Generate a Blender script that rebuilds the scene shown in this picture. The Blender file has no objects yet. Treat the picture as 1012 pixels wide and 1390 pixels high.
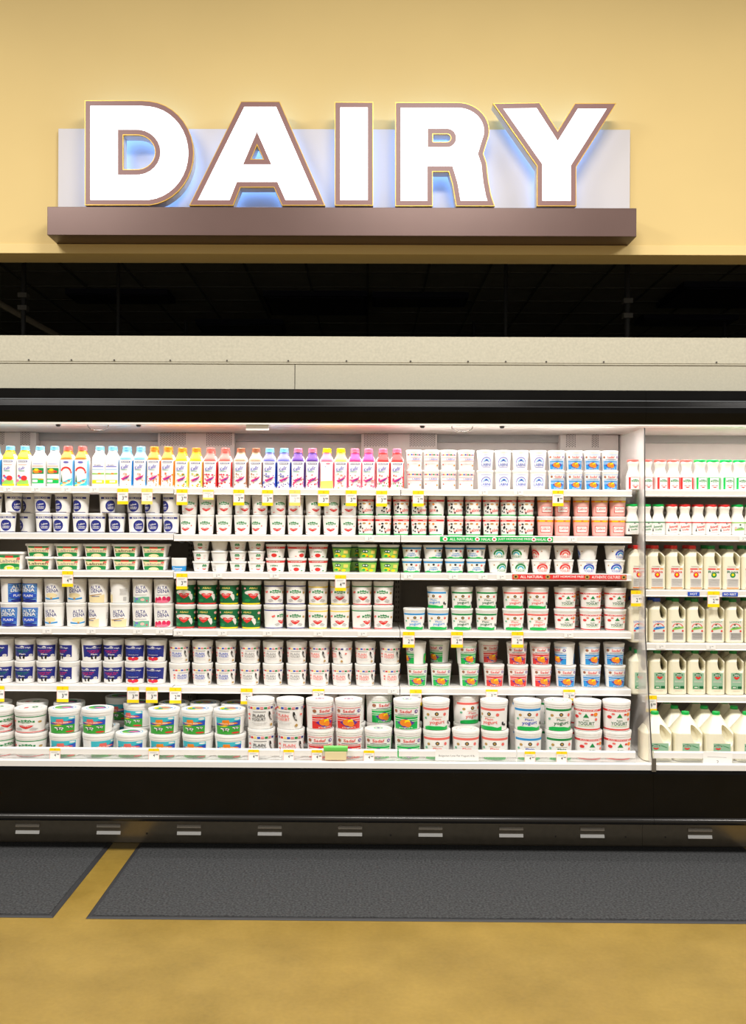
import bpy, bmesh, math, random
from mathutils import Vector, Matrix
from mathutils.geometry import tessellate_polygon
random.seed(7)
SC = bpy.context.scene
COL = SC.collection
PI = math.pi
# ------------------------------------------------------------------ camera
W, H, F = 1012.0, 1390.0, 1300.0
CAM = Vector((0.0, -5.2, 1.70))
YAW, ROLL = math.radians(0.4), math.radians(0.28)
VPX, VPY = 497.0, 715.0
SHX = 506 + F*math.tan(YAW) - VPX
SHY = VPY - 695
fw = Vector((-math.sin(YAW), math.cos(YAW), 0))
rt0 = Vector((math.cos(YAW), math.sin(YAW), 0)); up0 = Vector((0, 0, 1))
rt = rt0*math.cos(ROLL) + up0*math.sin(ROLL)      # tilts the right side of the picture down
up = up0*math.cos(ROLL) - rt0*math.sin(ROLL)
cd = bpy.data.cameras.new('camera'); cam = bpy.data.objects.new('camera', cd); COL.objects.link(cam)
cd.sensor_fit = 'HORIZONTAL'; cd.sensor_width = 36; cd.lens = 36*F/W
cd.shift_x = SHX/H; cd.shift_y = SHY/H
cd.sensor_fit = 'AUTO'; cd.lens = 36*F/H
m = Matrix((rt, up, -fw)).transposed().to_4x4(); m.translation = CAM
cam.matrix_world = m
SC.camera = cam
def at(px, py, Y):
    """the point of the plane at depth Y that the photo shows at a pixel"""
    d = fw*F + rt*(px - 506 + SHX) + up*(695 - py + SHY)
    return CAM + d*((Y - CAM.y)/d.y)
def xat(px, Y, py=800): return at(px, py, Y).x
def zat(py, Y, px=500): return at(px, py, Y).z
# ------------------------------------------------------------------ exposure, world and store lights
SC.view_settings.view_transform = 'Standard'; SC.view_settings.look = 'None'
SC.view_settings.gamma = 1; SC.view_settings.use_curve_mapping = False
SC.view_settings.exposure = 0.12
wd = bpy.data.worlds.new('store'); SC.world = wd; wd.use_nodes = True
bgn = wd.node_tree.nodes['Background']
bgn.inputs[0].default_value = (1.0, .96, .90, 1); bgn.inputs[1].default_value = 0.34
def area(name, loc, sx, sy, power, color, tilt=0.0):
    l = bpy.data.lights.new(name, 'AREA'); l.shape = 'RECTANGLE'; l.size = sx; l.size_y = sy
    l.energy = power; l.color = color
    o = bpy.data.objects.new(name, l); COL.objects.link(o); o.location = loc
    o.rotation_euler = (tilt, 0, 0)
    return o
WARM = (1, .96, .91); CASEC = (1, .97, .95)
for lx in (-3.0, 0.6, 4.2):
    area('store_lamp', (lx, -2.9, 5.15), 1.6, 1.0, 188, WARM, math.radians(4))
area('case_lamp', (-0.35, 0.02, 2.235), 3.5, 0.06, 14.5, CASEC, math.radians(2))
area('case_lamp', (2.2, 0.02, 2.235), 1.25, 0.06, 6.3, CASEC, math.radians(2))
# ------------------------------------------------------------------ materials
def lin(c):
    return tuple((v/255/12.92 if v/255 <= .04045 else ((v/255+.055)/1.055)**2.4) for v in c)
MATS = {}
def mat(key, rgb, rough=.5, metal=0., emit=0., bump=0., scale=60, var=0., spec=.5, rough_var=0.):
    if key in MATS: return MATS[key]
    mm = bpy.data.materials.new(key); mm.use_nodes = True; nt = mm.node_tree
    b = nt.nodes['Principled BSDF']; c = lin(rgb)
    b.inputs['Base Color'].default_value = (*c, 1)
    b.inputs['Roughness'].default_value = rough; b.inputs['Metallic'].default_value = metal
    b.inputs['Specular IOR Level'].default_value = spec
    if emit:
        b.inputs['Emission Color'].default_value = (*c, 1); b.inputs['Emission Strength'].default_value = emit
    if var or bump or rough_var:
        tc = nt.nodes.new('ShaderNodeTexCoord'); n = nt.nodes.new('ShaderNodeTexNoise')
        n.inputs['Scale'].default_value = scale; n.inputs['Detail'].default_value = 5
        nt.links.new(tc.outputs['Object'], n.inputs['Vector'])
        if var:
            r = nt.nodes.new('ShaderNodeValToRGB')
            r.color_ramp.elements[0].position = .3; r.color_ramp.elements[1].position = .7
            r.color_ramp.elements[0].color = (*[v*(1-var) for v in c], 1)
            r.color_ramp.elements[1].color = (*[min(1, v*(1+var)) for v in c], 1)
            nt.links.new(n.outputs['Fac'], r.inputs['Fac']); nt.links.new(r.outputs['Color'], b.inputs['Base Color'])
        if bump:
            bp = nt.nodes.new('ShaderNodeBump'); bp.inputs['Strength'].default_value = bump
            nt.links.new(n.outputs['Fac'], bp.inputs['Height']); nt.links.new(bp.outputs['Normal'], b.inputs['Normal'])
        if rough_var:
            mr = nt.nodes.new('ShaderNodeMapRange'); mr.inputs['To Min'].default_value = rough-rough_var
            mr.inputs['To Max'].default_value = rough+rough_var
            nt.links.new(n.outputs['Fac'], mr.inputs['Value']); nt.links.new(mr.outputs['Result'], b.inputs['Roughness'])
    MATS[key] = mm
    return mm
INK = dict(white=(246,244,240), off=(232,228,220), navy=(28,40,130), blue=(40,80,190), sky=(40,150,220), lsky=(130,200,240),
    cyan=(60,190,205), red=(226,50,48), salmon=(240,110,100), pink=(240,120,150), mag=(225,50,130), green=(20,140,70),
    dgreen=(15,105,60), lgreen=(150,205,90), grass=(60,170,60), bgreen=(0,185,80), yellow=(255,222,12), lemon=(250,225,110),
    orange=(245,140,35), brown=(165,105,75), grey=(150,148,148), lgrey=(198,196,194), black=(25,24,26), purple=(95,50,150),
    lilac=(120,120,205), gold=(190,150,80), cream=(244,226,176), mint=(110,185,150), blush=(250,190,180), sage=(150,190,160), rose=(228,40,95), tan=(205,170,140))
def ink(c): return mat('ink_'+c, INK[c], .42)
PLASTIC = mat('white_plastic', (243,241,236), .38, var=.02, scale=30)
LIDM = mat('lid_plastic', (246,244,240), .34, var=.02, scale=30)
MILK = mat('milk_jug_plastic', (243,237,212), .34, var=.03, scale=14, bump=.03)
# ------------------------------------------------------------------ tagging and linking
def tag(o, label=None, cat=None, group=None, kind=None):
    if label: o['label'] = label
    if cat: o['category'] = cat
    if group: o['group'] = group
    if kind: o['kind'] = kind
    return o
def empty(name, loc=(0,0,0), rz=0):
    o = bpy.data.objects.new(name, None); COL.objects.link(o); o.location = loc; o.rotation_euler = (0,0,rz)
    o.empty_display_size = .03
    return o
class MB:
    """collects faces; build() links them as one mesh object"""
    def __init__(s): s.v=[]; s.f=[]; s.m=[]; s.sm=[]
    def add(s, vs, fs, mi=0, smooth=False):
        k = len(s.v); s.v += [tuple(v) for v in vs]
        for f in fs: s.f.append(tuple(k+i for i in f)); s.m.append(mi); s.sm.append(smooth)
    def box(s, x0,x1,y0,y1,z0,z1, mi=0):
        s.add([(x0,y0,z0),(x1,y0,z0),(x1,y1,z0),(x0,y1,z0),(x0,y0,z1),(x1,y0,z1),(x1,y1,z1),(x0,y1,z1)],
              [(0,3,2,1),(4,5,6,7),(0,1,5,4),(1,2,6,5),(2,3,7,6),(3,0,4,7)], mi)
    def prismx(s, prof, x0, x1, mi=0, smooth=False):
        """(y,z) outline pushed along x"""
        n=len(prof); vs=[(x0,y,z) for y,z in prof]+[(x1,y,z) for y,z in prof]
        s.add(vs, [(i,(i+1)%n,n+(i+1)%n,n+i) for i in range(n)], mi, smooth)
        s.add(vs, [tuple(range(n)), tuple(range(2*n-1,n-1,-1))], mi)
    def tube(s, pts, r, mi=0, n=8):
        P=[Vector(p) for p in pts]; rings=[]
        for i,p in enumerate(P):
            d=(P[min(i+1,len(P)-1)]-P[max(i-1,0)]).normalized()
            a=d.orthogonal().normalized() if i==0 else (a-d*a.dot(d)).normalized()
            b=d.cross(a); rings.append([p+(a*math.cos(t*2*PI/n)+b*math.sin(t*2*PI/n))*r for t in range(n)])
        vs=[v for q in rings for v in q]
        s.add(vs,[(i*n+j,i*n+(j+1)%n,(i+1)*n+(j+1)%n,(i+1)*n+j) for i in range(len(P)-1) for j in range(n)],mi,True)
        s.add(vs,[tuple(range(n-1,-1,-1)),tuple((len(P)-1)*n+j for j in range(n))],mi)
    def mesh(s, name, mats):
        me=bpy.data.meshes.new(name); me.from_pydata(s.v,[],s.f)
        for q in mats: me.materials.append(q)
        me.polygons.foreach_set('material_index', s.m); me.polygons.foreach_set('use_smooth', s.sm)
        me.validate(); me.update(); return me
    def build(s, name, mats, parent=None, bevel=0., fix=True):
        if not isinstance(mats,(list,tuple)): mats=[mats]
        me=s.mesh(name,mats)
        if fix:
            bm=bmesh.new(); bm.from_mesh(me); bmesh.ops.recalc_face_normals(bm, faces=bm.faces[:]); bm.to_mesh(me); bm.free()
        return link(name, me, parent, bevel)
def link(name, me, parent=None, bevel=0.):
    o=bpy.data.objects.new(name, me); COL.objects.link(o); o.parent=parent
    if bevel:
        b=o.modifiers.new('bevel','BEVEL'); b.width=bevel; b.segments=2; b.limit_method='ANGLE'
    return o
# ------------------------------------------------------------------ printed artwork laid onto a surface
TXT = {}
def text_shape(t, bold=.012):
    if (t,bold) in TXT: return TXT[t,bold]
    cu=bpy.data.curves.new('t','FONT'); cu.body=t; cu.size=1; cu.resolution_u=2; cu.offset=bold
    o=bpy.data.objects.new('t',cu); COL.objects.link(o)
    dg=bpy.context.evaluated_depsgraph_get(); dg.update(); me=o.evaluated_get(dg).to_mesh()
    vs=[(v.co.x,v.co.y) for v in me.vertices]; fs=[tuple(p.vertices) for p in me.polygons]
    o.evaluated_get(dg).to_mesh_clear(); bpy.data.objects.remove(o); bpy.data.curves.remove(cu)
    x0=min(v[0] for v in vs);x1=max(v[0] for v in vs);y0=min(v[1] for v in vs);y1=max(v[1] for v in vs)
    TXT[t,bold]=([((x-x0)/(x1-x0)-.5,(y-y0)/(y1-y0)-.5) for x,y in vs],fs,(x1-x0)/(y1-y0))
    return TXT[t,bold]
def ell(u,v,ru,rv,n=18,a0=0,a1=2*PI): return [(u+ru*math.cos(a0+(a1-a0)*i/n), v+rv*math.sin(a0+(a1-a0)*i/n)) for i in range(n)]
def arcband(u,v,ru,rv,t,a0=0,a1=PI,n=12):
    A=[a0+(a1-a0)*i/n for i in range(n+1)]
    return [(u+ru*math.cos(a), v+rv*math.sin(a)) for a in A]+[(u+(ru-t)*math.cos(a), v+(rv-t*ru and rv*(1-t/ru))*math.sin(a)) for a in reversed(A)]
def shapes2d(art):
    out=[]
    for s in art:
        k,c=s[0],s[1]
        if k=='r': u0,v0,u1,v1=s[2:6]; out.append((c,[(u0,v0),(u1,v0),(u1,v1),(u0,v1)],[(0,1,2,3)]))
        elif k=='ring': out.append((c,[(-9,s[2]),(9,s[2]),(9,s[3]),(-9,s[3])],[(0,1,2,3)]))
        elif k=='e': p=ell(*s[2:6]); out.append((c,p,[tuple(range(len(p)))]))
        elif k=='p': p=s[2]; out.append((c,p,[tuple(range(len(p)))]))
        elif k=='a': p=arcband(*s[2:]); n=len(p); out.append((c,p,[(i,i+1,n-2-i,n-1-i) for i in range(n//2-1)]))
        elif k=='t':
            t,u,v,w,h=s[2:7]; vs,fs,_=text_shape(t); sl=s[7] if len(s)>7 else 0
            out.append((c,[(u+x*w, v+y*h+x*w*sl) for x,y in vs],fs))
    return out
def art_mesh(name, art, su, sv, wrap, maxx, eps=.0006, seg=.008):
    """art in label units; su, sv = metres per unit; wrap(x, z, lift) -> point"""
    cols=[]; out=MB(); layer=0
    for c,vs,fs in shapes2d(art):
        if c not in cols: cols.append(c)
        bm=bmesh.new(); bv=[bm.verts.new((max(-maxx,min(maxx,x*su)),y*sv,0)) for x,y in vs]
        for f in fs:
            try: bm.faces.new([bv[i] for i in f])
            except ValueError: pass
        if seg:
            bmesh.ops.triangulate(bm, faces=bm.faces[:])
            for _ in range(6):
                e=[e for e in bm.edges if abs(e.verts[0].co.x-e.verts[1].co.x)>seg or abs(e.verts[0].co.y-e.verts[1].co.y)>seg*2.2]
                if not e: break
                bmesh.ops.subdivide_edges(bm, edges=e, cuts=1); bmesh.ops.triangulate(bm, faces=[f for f in bm.faces if len(f.verts)>3])
        bm.verts.index_update()
        out.add([wrap(v.co.x, v.co.y, eps+layer*.00022) for v in bm.verts],[[v.index for v in f.verts] for f in bm.faces], cols.index(c))
        bm.free(); layer+=1
    me=out.mesh(name,[ink(c) for c in cols])
    return me
# ------------------------------------------------------------------ containers: profile = [(z, r)]
class Shape:
    def __init__(s, prof, n=2., ay=1.): s.p=prof; s.n=n; s.ay=ay
    def r(s,z):
        P=s.p
        for (z0,r0),(z1,r1) in zip(P,P[1:]):
            if z<=z1 and z1>z0: return r0+(r1-r0)*max(0,(z-z0))/(z1-z0)
        return P[-1][1]
    def pt(s,th,r,z):
        c,q=math.cos(th),math.sin(th); k=1. if s.n==2 else (abs(c)**s.n+abs(q)**s.n)**(-1./s.n)
        return (r*k*q, -r*k*c*s.ay, z)
    def lathe(s, prof=None, seg=36, cap_bottom=True, cap_top=True):
        mb=MB(); P=prof or s.p
        ths=[2*PI*i/seg for i in range(seg)]
        if s.n>2:                                 # more points at the corners
            ths=[]
            for q in range(4):
                for k in range(seg//4):
                    u=k/(seg//4)-.5; ths.append(q*PI/2+PI/4+ (abs(u)*2)**1.25*math.copysign(.5,u)*PI/2)
        seg=len(ths); vs=[s.pt(t,r,z) for z,r in P for t in ths]; n=len(P)
        mb.add(vs,[(i*seg+j,i*seg+(j+1)%seg,(i+1)*seg+(j+1)%seg,(i+1)*seg+j) for i in range(n-1) for j in range(seg)],0,True)
        if cap_bottom: mb.add(vs[:seg],[tuple(range(seg-1,-1,-1))])
        if cap_top: mb.add(vs[-seg:],[tuple(range(seg))])
        return mb
    def wrap(s, z0, R):
        def w(x,y,e):
            z=z0+y; r=s.r(z)+e
            if s.n>2:
                if abs(x)<=R*.75: th=math.atan2(x, R*s.ay) if s.ay!=1 else math.atan2(x,R)
                else: th=math.copysign(math.atan2(.75*R,R)+(abs(x)-.75*R)/R*.8, x)
            else: th=x/R
            return s.pt(th,r,z)
        return w
def shade(o):
    me=o.data
    bm=bmesh.new(); bm.from_mesh(me)
    for e in bm.edges:
        if len(e.link_faces)==2 and e.calc_face_angle(0)>math.radians(38): e.smooth=False
    bm.to_mesh(me); bm.free()
    return o
PROTO = {}
def smooth_prof(P, k=4):
    """rounds a profile by Catmull-Rom"""
    out=[]
    for i in range(len(P)-1):
        p0=P[max(i-1,0)];p1=P[i];p2=P[i+1];p3=P[min(i+2,len(P)-1)]
        for j in range(k):
            t=j/k; f=lambda a,b,c,d: .5*((2*b)+(-a+c)*t+(2*a-5*b+4*c-d)*t*t+(-a+3*b-3*c+d)*t**3)
            z=f(p0[0],p1[0],p2[0],p3[0]); r=f(p0[1],p1[1],p2[1],p3[1]); out.append((z,r))
    return out+[P[-1]]
def make_cup(kind, rt_, rb, h, art, lidc='white', bodyc=None, lidart=None, n=2., ay=1., lip=1.0, lidh=.008, name='yogurt_cup', collar=.12):
    """tapered cup or tub: body with a collar, snap lid, wrapped print"""
    hb=h-lidh*.6
    sh=Shape([(0,rb*.94),(.003,rb),(hb*(1-collar),rt_*.95),(hb*(1-collar)+.002,rt_*.975),(hb,rt_*.985)],n,ay)
    bm_=mat('cup_'+bodyc, INK[bodyc], .4) if bodyc else PLASTIC
    body=sh.lathe([(0,rb*.9),(.0008,rb*.96)]+sh.p[1:]).mesh('tub_body',[bm_])
    R=rt_*lip
    L=Shape([],n,ay).lathe([(hb-lidh*.6,R*.97),(hb-lidh*.5,R),(hb+lidh*.3,R),(h-.0006,R*.985),(h,R*.95),(h,R*.90),(h-.0022,R*.87),(h-.0022,R*.4),(h-.0022,R*.02)])
    lid=L.mesh('lid',[LIDM if lidc=='white' else mat('lid_'+lidc, INK[lidc], .36)])
    hs=hb*(1-collar)-.004
    art=[('ring','white',.0,1.0)]+art if lidc=='white' else art
    lab=art_mesh('printed_label', art, (rb+rt_)*(1.1 if n==2 else .92), hs, sh.wrap(.003,(rb+rt_)/2), PI*(rb+rt_)/2*.999) if art else None
    la=None
    if lidart: la=art_mesh('lid_print', lidart, R*.85, R*.85, lambda x,y,e:(x,y*ay,h-.0022+e), R*.86, seg=0)
    PROTO[kind]=dict(name=name,h=h,r=R,ay=ay,parts=[('tub_body',body,None),('lid',lid,None)]+([('printed_label',lab,None)] if lab else [])+([('lid_print',la,'lid')] if la else []))
def make_bottle(kind, w, h, art, capc, neckc=None, name='kefir_bottle', sidec=None):
    r=w/2
    prof=[(0,r*.9),(.004,r),(h*.66,r),(h*.72,r*.96),(h*.80,r*.72),(h*.86,r*.56),(h*.89,r*.53),(h*.905,r*.60)]
    sh=Shape(prof,4.,1.)
    P=[(0,r*.9),(.004,r)]+smooth_prof([(h*.3,r),(h*.66,r),(h*.73,r*.94),(h*.80,r*.72),(h*.86,r*.56),(h*.90,r*.54)],3)
    sh.p=P
    mb=sh.lathe(seg=32); body=mb.mesh('bottle_body',[PLASTIC])
    C=Shape([],2.)
    cap=C.lathe([(h*.895,r*.60),(h*.90,r*.66),(h*.925,r*.66),(h*.925,r*.60),(h*.935,r*.62),(h*.99,r*.62),(h,r*.56)],24).mesh('bottle_cap',[mat('cap_'+capc,INK[capc],.35)])
    pre=[('ring','white',.0,.72)]
    if neckc: pre+=[('ring',neckc,.88,.985),('p',neckc,[(-.5,.74),(-.44,.74),(-.30,.86),(.30,.86),(.44,.74),(.5,.74),(.5,.89),(-.5,.89)])]
    if sidec: pre+=[('p',sidec,[(.42,0),(.9,0),(.9,.75),(.5,.7),(.46,.3)]),('p',sidec,[(-.9,0),(-.49,0),(-.5,.3),(-.52,.7),(-.9,.75)])]
    lab=art_mesh('printed_label', pre+art, w*.98, h*.90, sh.wrap(.001,r), 4*r*.98)
    PROTO[kind]=dict(name=name,h=h,r=r,ay=1,parts=[('bottle_body',body,None),('bottle_cap',cap,None),('printed_label',lab,None)])
def make_quart(kind, w, h, art, capc, name='milk_bottle'):
    r=w/2
    art=[('ring','white',.01,1.)]+art
    P=[(0,r*.92),(.004,r),(h*.44,r)]+smooth_prof([(h*.46,r*.99),(h*.56,r*.86),(h*.68,r*.68),(h*.80,r*.72),(h*.88,r*.82),(h*.93,r*.80)],4)
    sh=Shape(P,3.)
    body=sh.lathe(seg=32).mesh('bottle_body',[mat('milk_quart',(248,245,236),.34)])
    C=Shape([],2.)
    cap=C.lathe([(h*.92,r*.84),(h*.925,r*.88),(h*.985,r*.88),(h,r*.80),(h,r*.3)],24).mesh('bottle_cap',[mat('cap_'+capc,INK[capc],.35)])
    lab=art_mesh('printed_label', art, w*.98, h*.44, sh.wrap(.001,r), 4*r*.98)
    PROTO[kind]=dict(name=name,h=h,r=r,ay=1,parts=[('bottle_body',body,None),('bottle_cap',cap,None),('printed_label',lab,None)])
def make_jug(kind, w, h, zs, art, capc, name='milk_jug', hole=None, through=True):
    """square jug with a real hole that leaves the handle"""
    r=w/2
    P=[(0,r*.88),(.006,r),(h*.1,r*1.0)]+smooth_prof([(h*.3,r),(h*zs*.93,r),(h*zs,r*.97),(h*(zs+(.93-zs)*.45),r*.66),(h*.90,r*.34),(h*.935,r*.30)],3)
    sh=Shape(P,4.5)
    me=sh.lathe(seg=40).mesh('jug_body',[MILK])
    a=link('a',me); cx,cz,rx,rz,tl=hole
    cut=MB(); N=20
    ring=lambda y,k:[(cx+math.cos(t)*rx*k*math.cos(tl)*(1-.25*math.sin(t))-math.sin(t)*rz*k*math.sin(tl), y, cz+math.cos(t)*rx*k*math.sin(tl)+math.sin(t)*rz*k*math.cos(tl)) for t in [2*PI*i/N for i in range(N)]]
    ys=[(-w,2.4),(-r*1.02,1.35),(-r*.85,1.08),(-r*.5,1.),(r*.5,1.),(r*.85,1.08),(r*1.02,1.35),(w,2.4)]
    if not through: ys=[(-w,3.0),(-r*1.02,1.5),(-r*.9,1.2),(-r*.75,1.),(-r*.5,.85),(-r*.38,.5)]
    vs=[p for y,k in ys for p in ring(y,k)]
    cut.add(vs,[(i*N+j,i*N+(j+1)%N,(i+1)*N+(j+1)%N,(i+1)*N+j) for i in range(len(ys)-1) for j in range(N)],0,True)
    cut.add(vs,[tuple(range(N)),tuple((len(ys)-1)*N+j for j in range(N-1,-1,-1))])
    b=cut.build('b',MILK)
    md=a.modifiers.new('x','BOOLEAN'); md.operation='DIFFERENCE'; md.object=b; md.solver='EXACT'
    dg=bpy.context.evaluated_depsgraph_get(); dg.update()
    res=bpy.data.meshes.new_from_object(a.evaluated_get(dg)); res.name='jug_body'
    bpy.data.objects.remove(a); bpy.data.objects.remove(b)
    for p in res.polygons: p.use_smooth=True
    C=Shape([],2.); cr=r*.42 if w<.12 else r*.26
    cap=C.lathe([(h*.92,cr*.96),(h*.925,cr),(h*.99,cr),(h,cr*.9),(h,cr*.3)],24).mesh('jug_cap',[mat('cap_'+capc,INK[capc],.35)])
    lab=art_mesh('printed_label', art, w*.98, h*.6, sh.wrap(.0,r), 4*r*.98)
    PROTO[kind]=dict(name=name,h=h,r=r,ay=1,parts=[('jug_body',res,None),('jug_cap',cap,None),('printed_label',lab,None)])
#@@ART
def backprint(u=1.25):
    """small grey print and bar code on the far side of a label"""
    return [('r','lgrey',u+.02,.1,u+.2,.3)]+[('r','lgrey',u-.15,.4+.07*i,u+.2,.43+.07*i) for i in range(5)]
def leaflogo(u,v,s,t='ABALI',c='green'):
    k=[(-1,-.35),(-1,.25),(-.62,.18),(-.5,.5),(-.2,.38),(0,.62),(.2,.38),(.5,.5),(.62,.18),(1,.25),(1,-.35),(.6,-.22),(.35,-.42),(0,-.3),(-.35,-.42),(-.6,-.22)]
    return [('p',c,[(u+x*s,v+y*s*.72) for x,y in k]),('t','white',t,u,v,s*1.5,s*.28)]
def smile(u,v,s,c='red',k=1.):
    return ('p',c,[(u-s,v+.28*s*k),(u-.45*s,v+.38*s*k),(u,v+.2*s*k),(u+.45*s,v+.38*s*k),(u+s,v+.28*s*k),(u+.6*s,v-.22*s*k),(u,v-.55*s*k),(u-.6*s,v-.22*s*k)])
def cow(u,v,s):
    return [('e','white',u,v,s,s*.55),('e','black',u-.3*s,v+.1*s,s*.32,s*.3),('e','black',u+.45*s,v-.05*s,s*.3,s*.28),('e','white',u-1.1*s,v+.25*s,s*.34,s*.3),
            ('r','white',u-.7*s,v-1.1*s,u-.5*s,v),('r','white',u+.5*s,v-1.1*s,u+.7*s,v),('r','black',u-.3*s,v-1*s,u-.15*s,v)]
def flags(v,h,u0=-.5,w=1.0,n=9):
    cs=['navy','red','yellow','blue','red','green','red','navy','salmon','orange']; out=[]; d=w/n
    for i in range(n):
        a=u0+i*d; out+=[('r',cs[i%10],a,v,a+d*.82,v+h),('r','white',a,v+h*.38,a+d*.82,v+h*.6)] if i%2==0 else [('r',cs[i%10],a,v,a+d*.82,v+h)]
    return out
def kefir(c1, c2, accents, seed):
    rnd=random.Random(seed)
    a=[('r','navy',-.33,.655,.34,.70),('r','white',-.3,.663,.27,.69),('t','navy','Lifeway',-.02,.677,.5,.022),
       ('t','lilac','Kefir',-.05,.54,.56,.11,.12),('r','mint',-.3,.455,.12,.468)]
    for _ in range(22):
        a.append(('e',rnd.choice(accents),rnd.uniform(-.38,.42),rnd.uniform(.02,.40),rnd.uniform(.03,.075),rnd.uniform(.01,.026)))
    a+=[('p','mag',[(-.28,.22),(.22,.31),(.30,.34),(.24,.27),(-.14,.17)]),('p','purple',[(-.2,.19),(.2,.26),(.26,.29),(.1,.22)])]
    return a
BW,BH=.0745,.222
def kb(kind,cap,neck,side,acc,seed): make_bottle(kind,BW,BH,kefir(side,neck,acc,seed),cap,neck,sidec=side)
kb('kef_blue','lsky','lsky','sky',['blush','orange','white','white'],1)
kb('kef_orange','orange','orange','orange',['orange','orange','salmon','white'],2)
kb('kef_mango','orange','yellow','lemon',['orange','yellow','lemon','grass'],3)
kb('kef_straw','salmon','salmon','red',['red','red','rose','grass'],4)
kb('kef_cap','brown','tan','brown',['tan','brown','white','tan'],5)
kb('kef_berry','lsky','lilac','blue',['navy','blue','purple','lilac'],6)
kb('kef_cherry','pink','purple','purple',['red','red','rose','mag'],7)
kb('kef_peach','yellow','lemon','pink',['pink','orange','lemon','blush'],8)
make_bottle('kef_back',BW,BH,[('p','lemon',[(-.5,0),(.5,0),(.5,.22),(-.5,.2)]),('e','pink',.1,.68,.16,.02),('e','lilac',-.1,.6,.03,.012)],'yellow','pink',sidec='pink')
kb('kef_pom','pink','mag','pink',['pink','rose','salmon','blush'],9)
kb('kef_crimson','pink','red','red',['rose','red','mag','grass'],10)
make_bottle('kef_yellow',BW,BH,[('r','navy',-.33,.655,.34,.70),('r','white',-.3,.663,.27,.69),('t','navy','Lifeway',-.02,.677,.5,.022),('r','blush',-.3,.58,.3,.6),
    ('t','lilac','Kefir',-.05,.49,.46,.08,.1),('r','mint',-.25,.41,.15,.43),('r','yellow',-.49,.0,.49,.06),('p','lgreen',[(-.45,.05),(.45,.06),(.42,.16),(.1,.2),(-.4,.12)]),
    ('e','red',.12,.22,.22,.07),('e','rose',-.25,.28,.09,.03),('e','lilac',-.15,.24,.09,.03),('e','pink',-.35,.15,.12,.04)],'lsky','yellow')
make_bottle('kef_veg',BW,BH,[('r','lilac',-.4,.60,.4,.615),('r','blush',-.42,.53,.42,.57),('r','green',-.45,.34,.45,.50),('e','orange',-.1,.41,.28,.055),('e','yellow',-.1,.45,.15,.035),('e','red',.2,.40,.14,.03),
    ('r','bgreen',-.45,.08,.45,.21),('r','white',-.4,.11,0.,.18),('r','orange',.05,.18,.42,.20)],'lsky')
make_bottle('kef_wave',BW,BH,[('e','lilac',0,.66,.2,.03),('t','navy','Lifeway',0,.66,.3,.02),('a','red',0,.38,.42,.16,.12,.3,PI-.3),('p','red',[(.3,.42),(.46,.40),(.36,.34)]),
    ('p','cyan',[(-.48,.02),(.48,.02),(.48,.22),(.2,.2),(-.1,.14),(-.48,.1)]),('p','dgreen',[(-.38,.12),(-.24,.12),(-.31,.34)]),('p','cream',[(-.46,.02),(.2,.14),(.45,.2),(.3,.1),(-.2,.02)]),('e','orange',-.1,.1,.14,.02),('e','red',.2,.15,.12,.015),('p','yellow',[(-.46,.01),(-.2,.02),(-.3,.06)])],'salmon','orange',sidec='lsky')
make_bottle('kef_stripe',BW,BH,[('r','lilac',-.42,.53,.42,.56),('t','navy','Kefir',0,.585,.5,.03),('r','lsky',-.45,.46,.45,.475),('p','lgreen',[(-.47,.33),(.47,.33),(.47,.38),(0,.36),(-.47,.37)]),('e','orange',.1,.355,.12,.02),
    ('r','yellow',-.46,.08,.46,.18),('r','white',-.1,.11,.3,.16),('r','lgrey',-.05,.125,.25,.14)],'lsky')
# --- 16 oz cups of the two upper shelves
c16=dict(rt_=.0462,rb=.038,h=.1075,lip=1.)
make_cup('cup_flag',art=flags(.86,.09,-.5,1.,9)+[('r','salmon',-.45,.72,.45,.745),('r','salmon',-.45,.50,.45,.525),('t','lilac','LABNE',.1,.62,.5,.1),('r','lgrey',-.3,.34,.25,.37),('e','orange',.33,.24,.06,.06),('e','salmon',-.36,.3,.05,.05)]+backprint(),name='labneh_cup',**c16)
make_cup('cup_arch',art=[('r','lilac',-.3,.88,.3,.905),('a','lilac',0,.42,.32,.36,.05),('a','lsky',0,.42,.2,.24,.04),('p','blue',[(-.16,.46),(0,.66),(.16,.46),(0,.54)]),('t','blue','LABNE',0,.3,.62,.17),('r','lilac',-.26,.13,.26,.16)]+backprint(),name='labneh_cup',**c16)
def fruity(c,base='sadaf'):
    return [('r','white',-.5,.0,.5,1.),('r',c,-.48,.02,.48,.55),('r','white',-.48,.44,.48,.465),('r','white',-.48,.36,-.15,.38),('r','white',.2,.36,.48,.38),
        ('p','purple',[(-.34,.30),(0,.04),(.34,.30),(0,.5)]),('e','orange',-.05,.31,.17,.15),('e','yellow',.06,.34,.1,.11),('e','orange',.08,.24,.12,.12),
        ('t','red','Sadaf',0,.80,.42,.13),('r','black',-.3,.66,.3,.68),('r',c,-.48,.59,.48,.615),('r',c,-.48,.93,.48,.95),('e','brown',-.38,.80,.07,.07),('e','purple',.38,.80,.07,.07),('e','white',.38,.80,.03,.03),('t','white','yogurt',0,.09,.5,.06)]+\
        [('r',c,1.0,.02,1.6,.55),('e','orange',1.3,.3,.17,.2),('p',c,[(-1.2,.02),(-1.,.02),(-1.,.95),(-1.2,.95)])]
make_cup('cup_apricot',art=fruity('sky'),name='yogurt_cup',**c16)
make_cup('cup_round',art=[('r','navy',-.62,.86,.62,.985),('t','white','BYBLOS',0,.922,.8,.085),('e','navy',0,.42,.33,.36),('t','white','Labne',0,.52,.36,.12,.2),('t','white','LABNEH',0,.34,.42,.09),('r','white',-.2,.23,.2,.255),('r','navy',-.6,.0,.6,.03)]+backprint(),name='labneh_cup',**c16)
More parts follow.
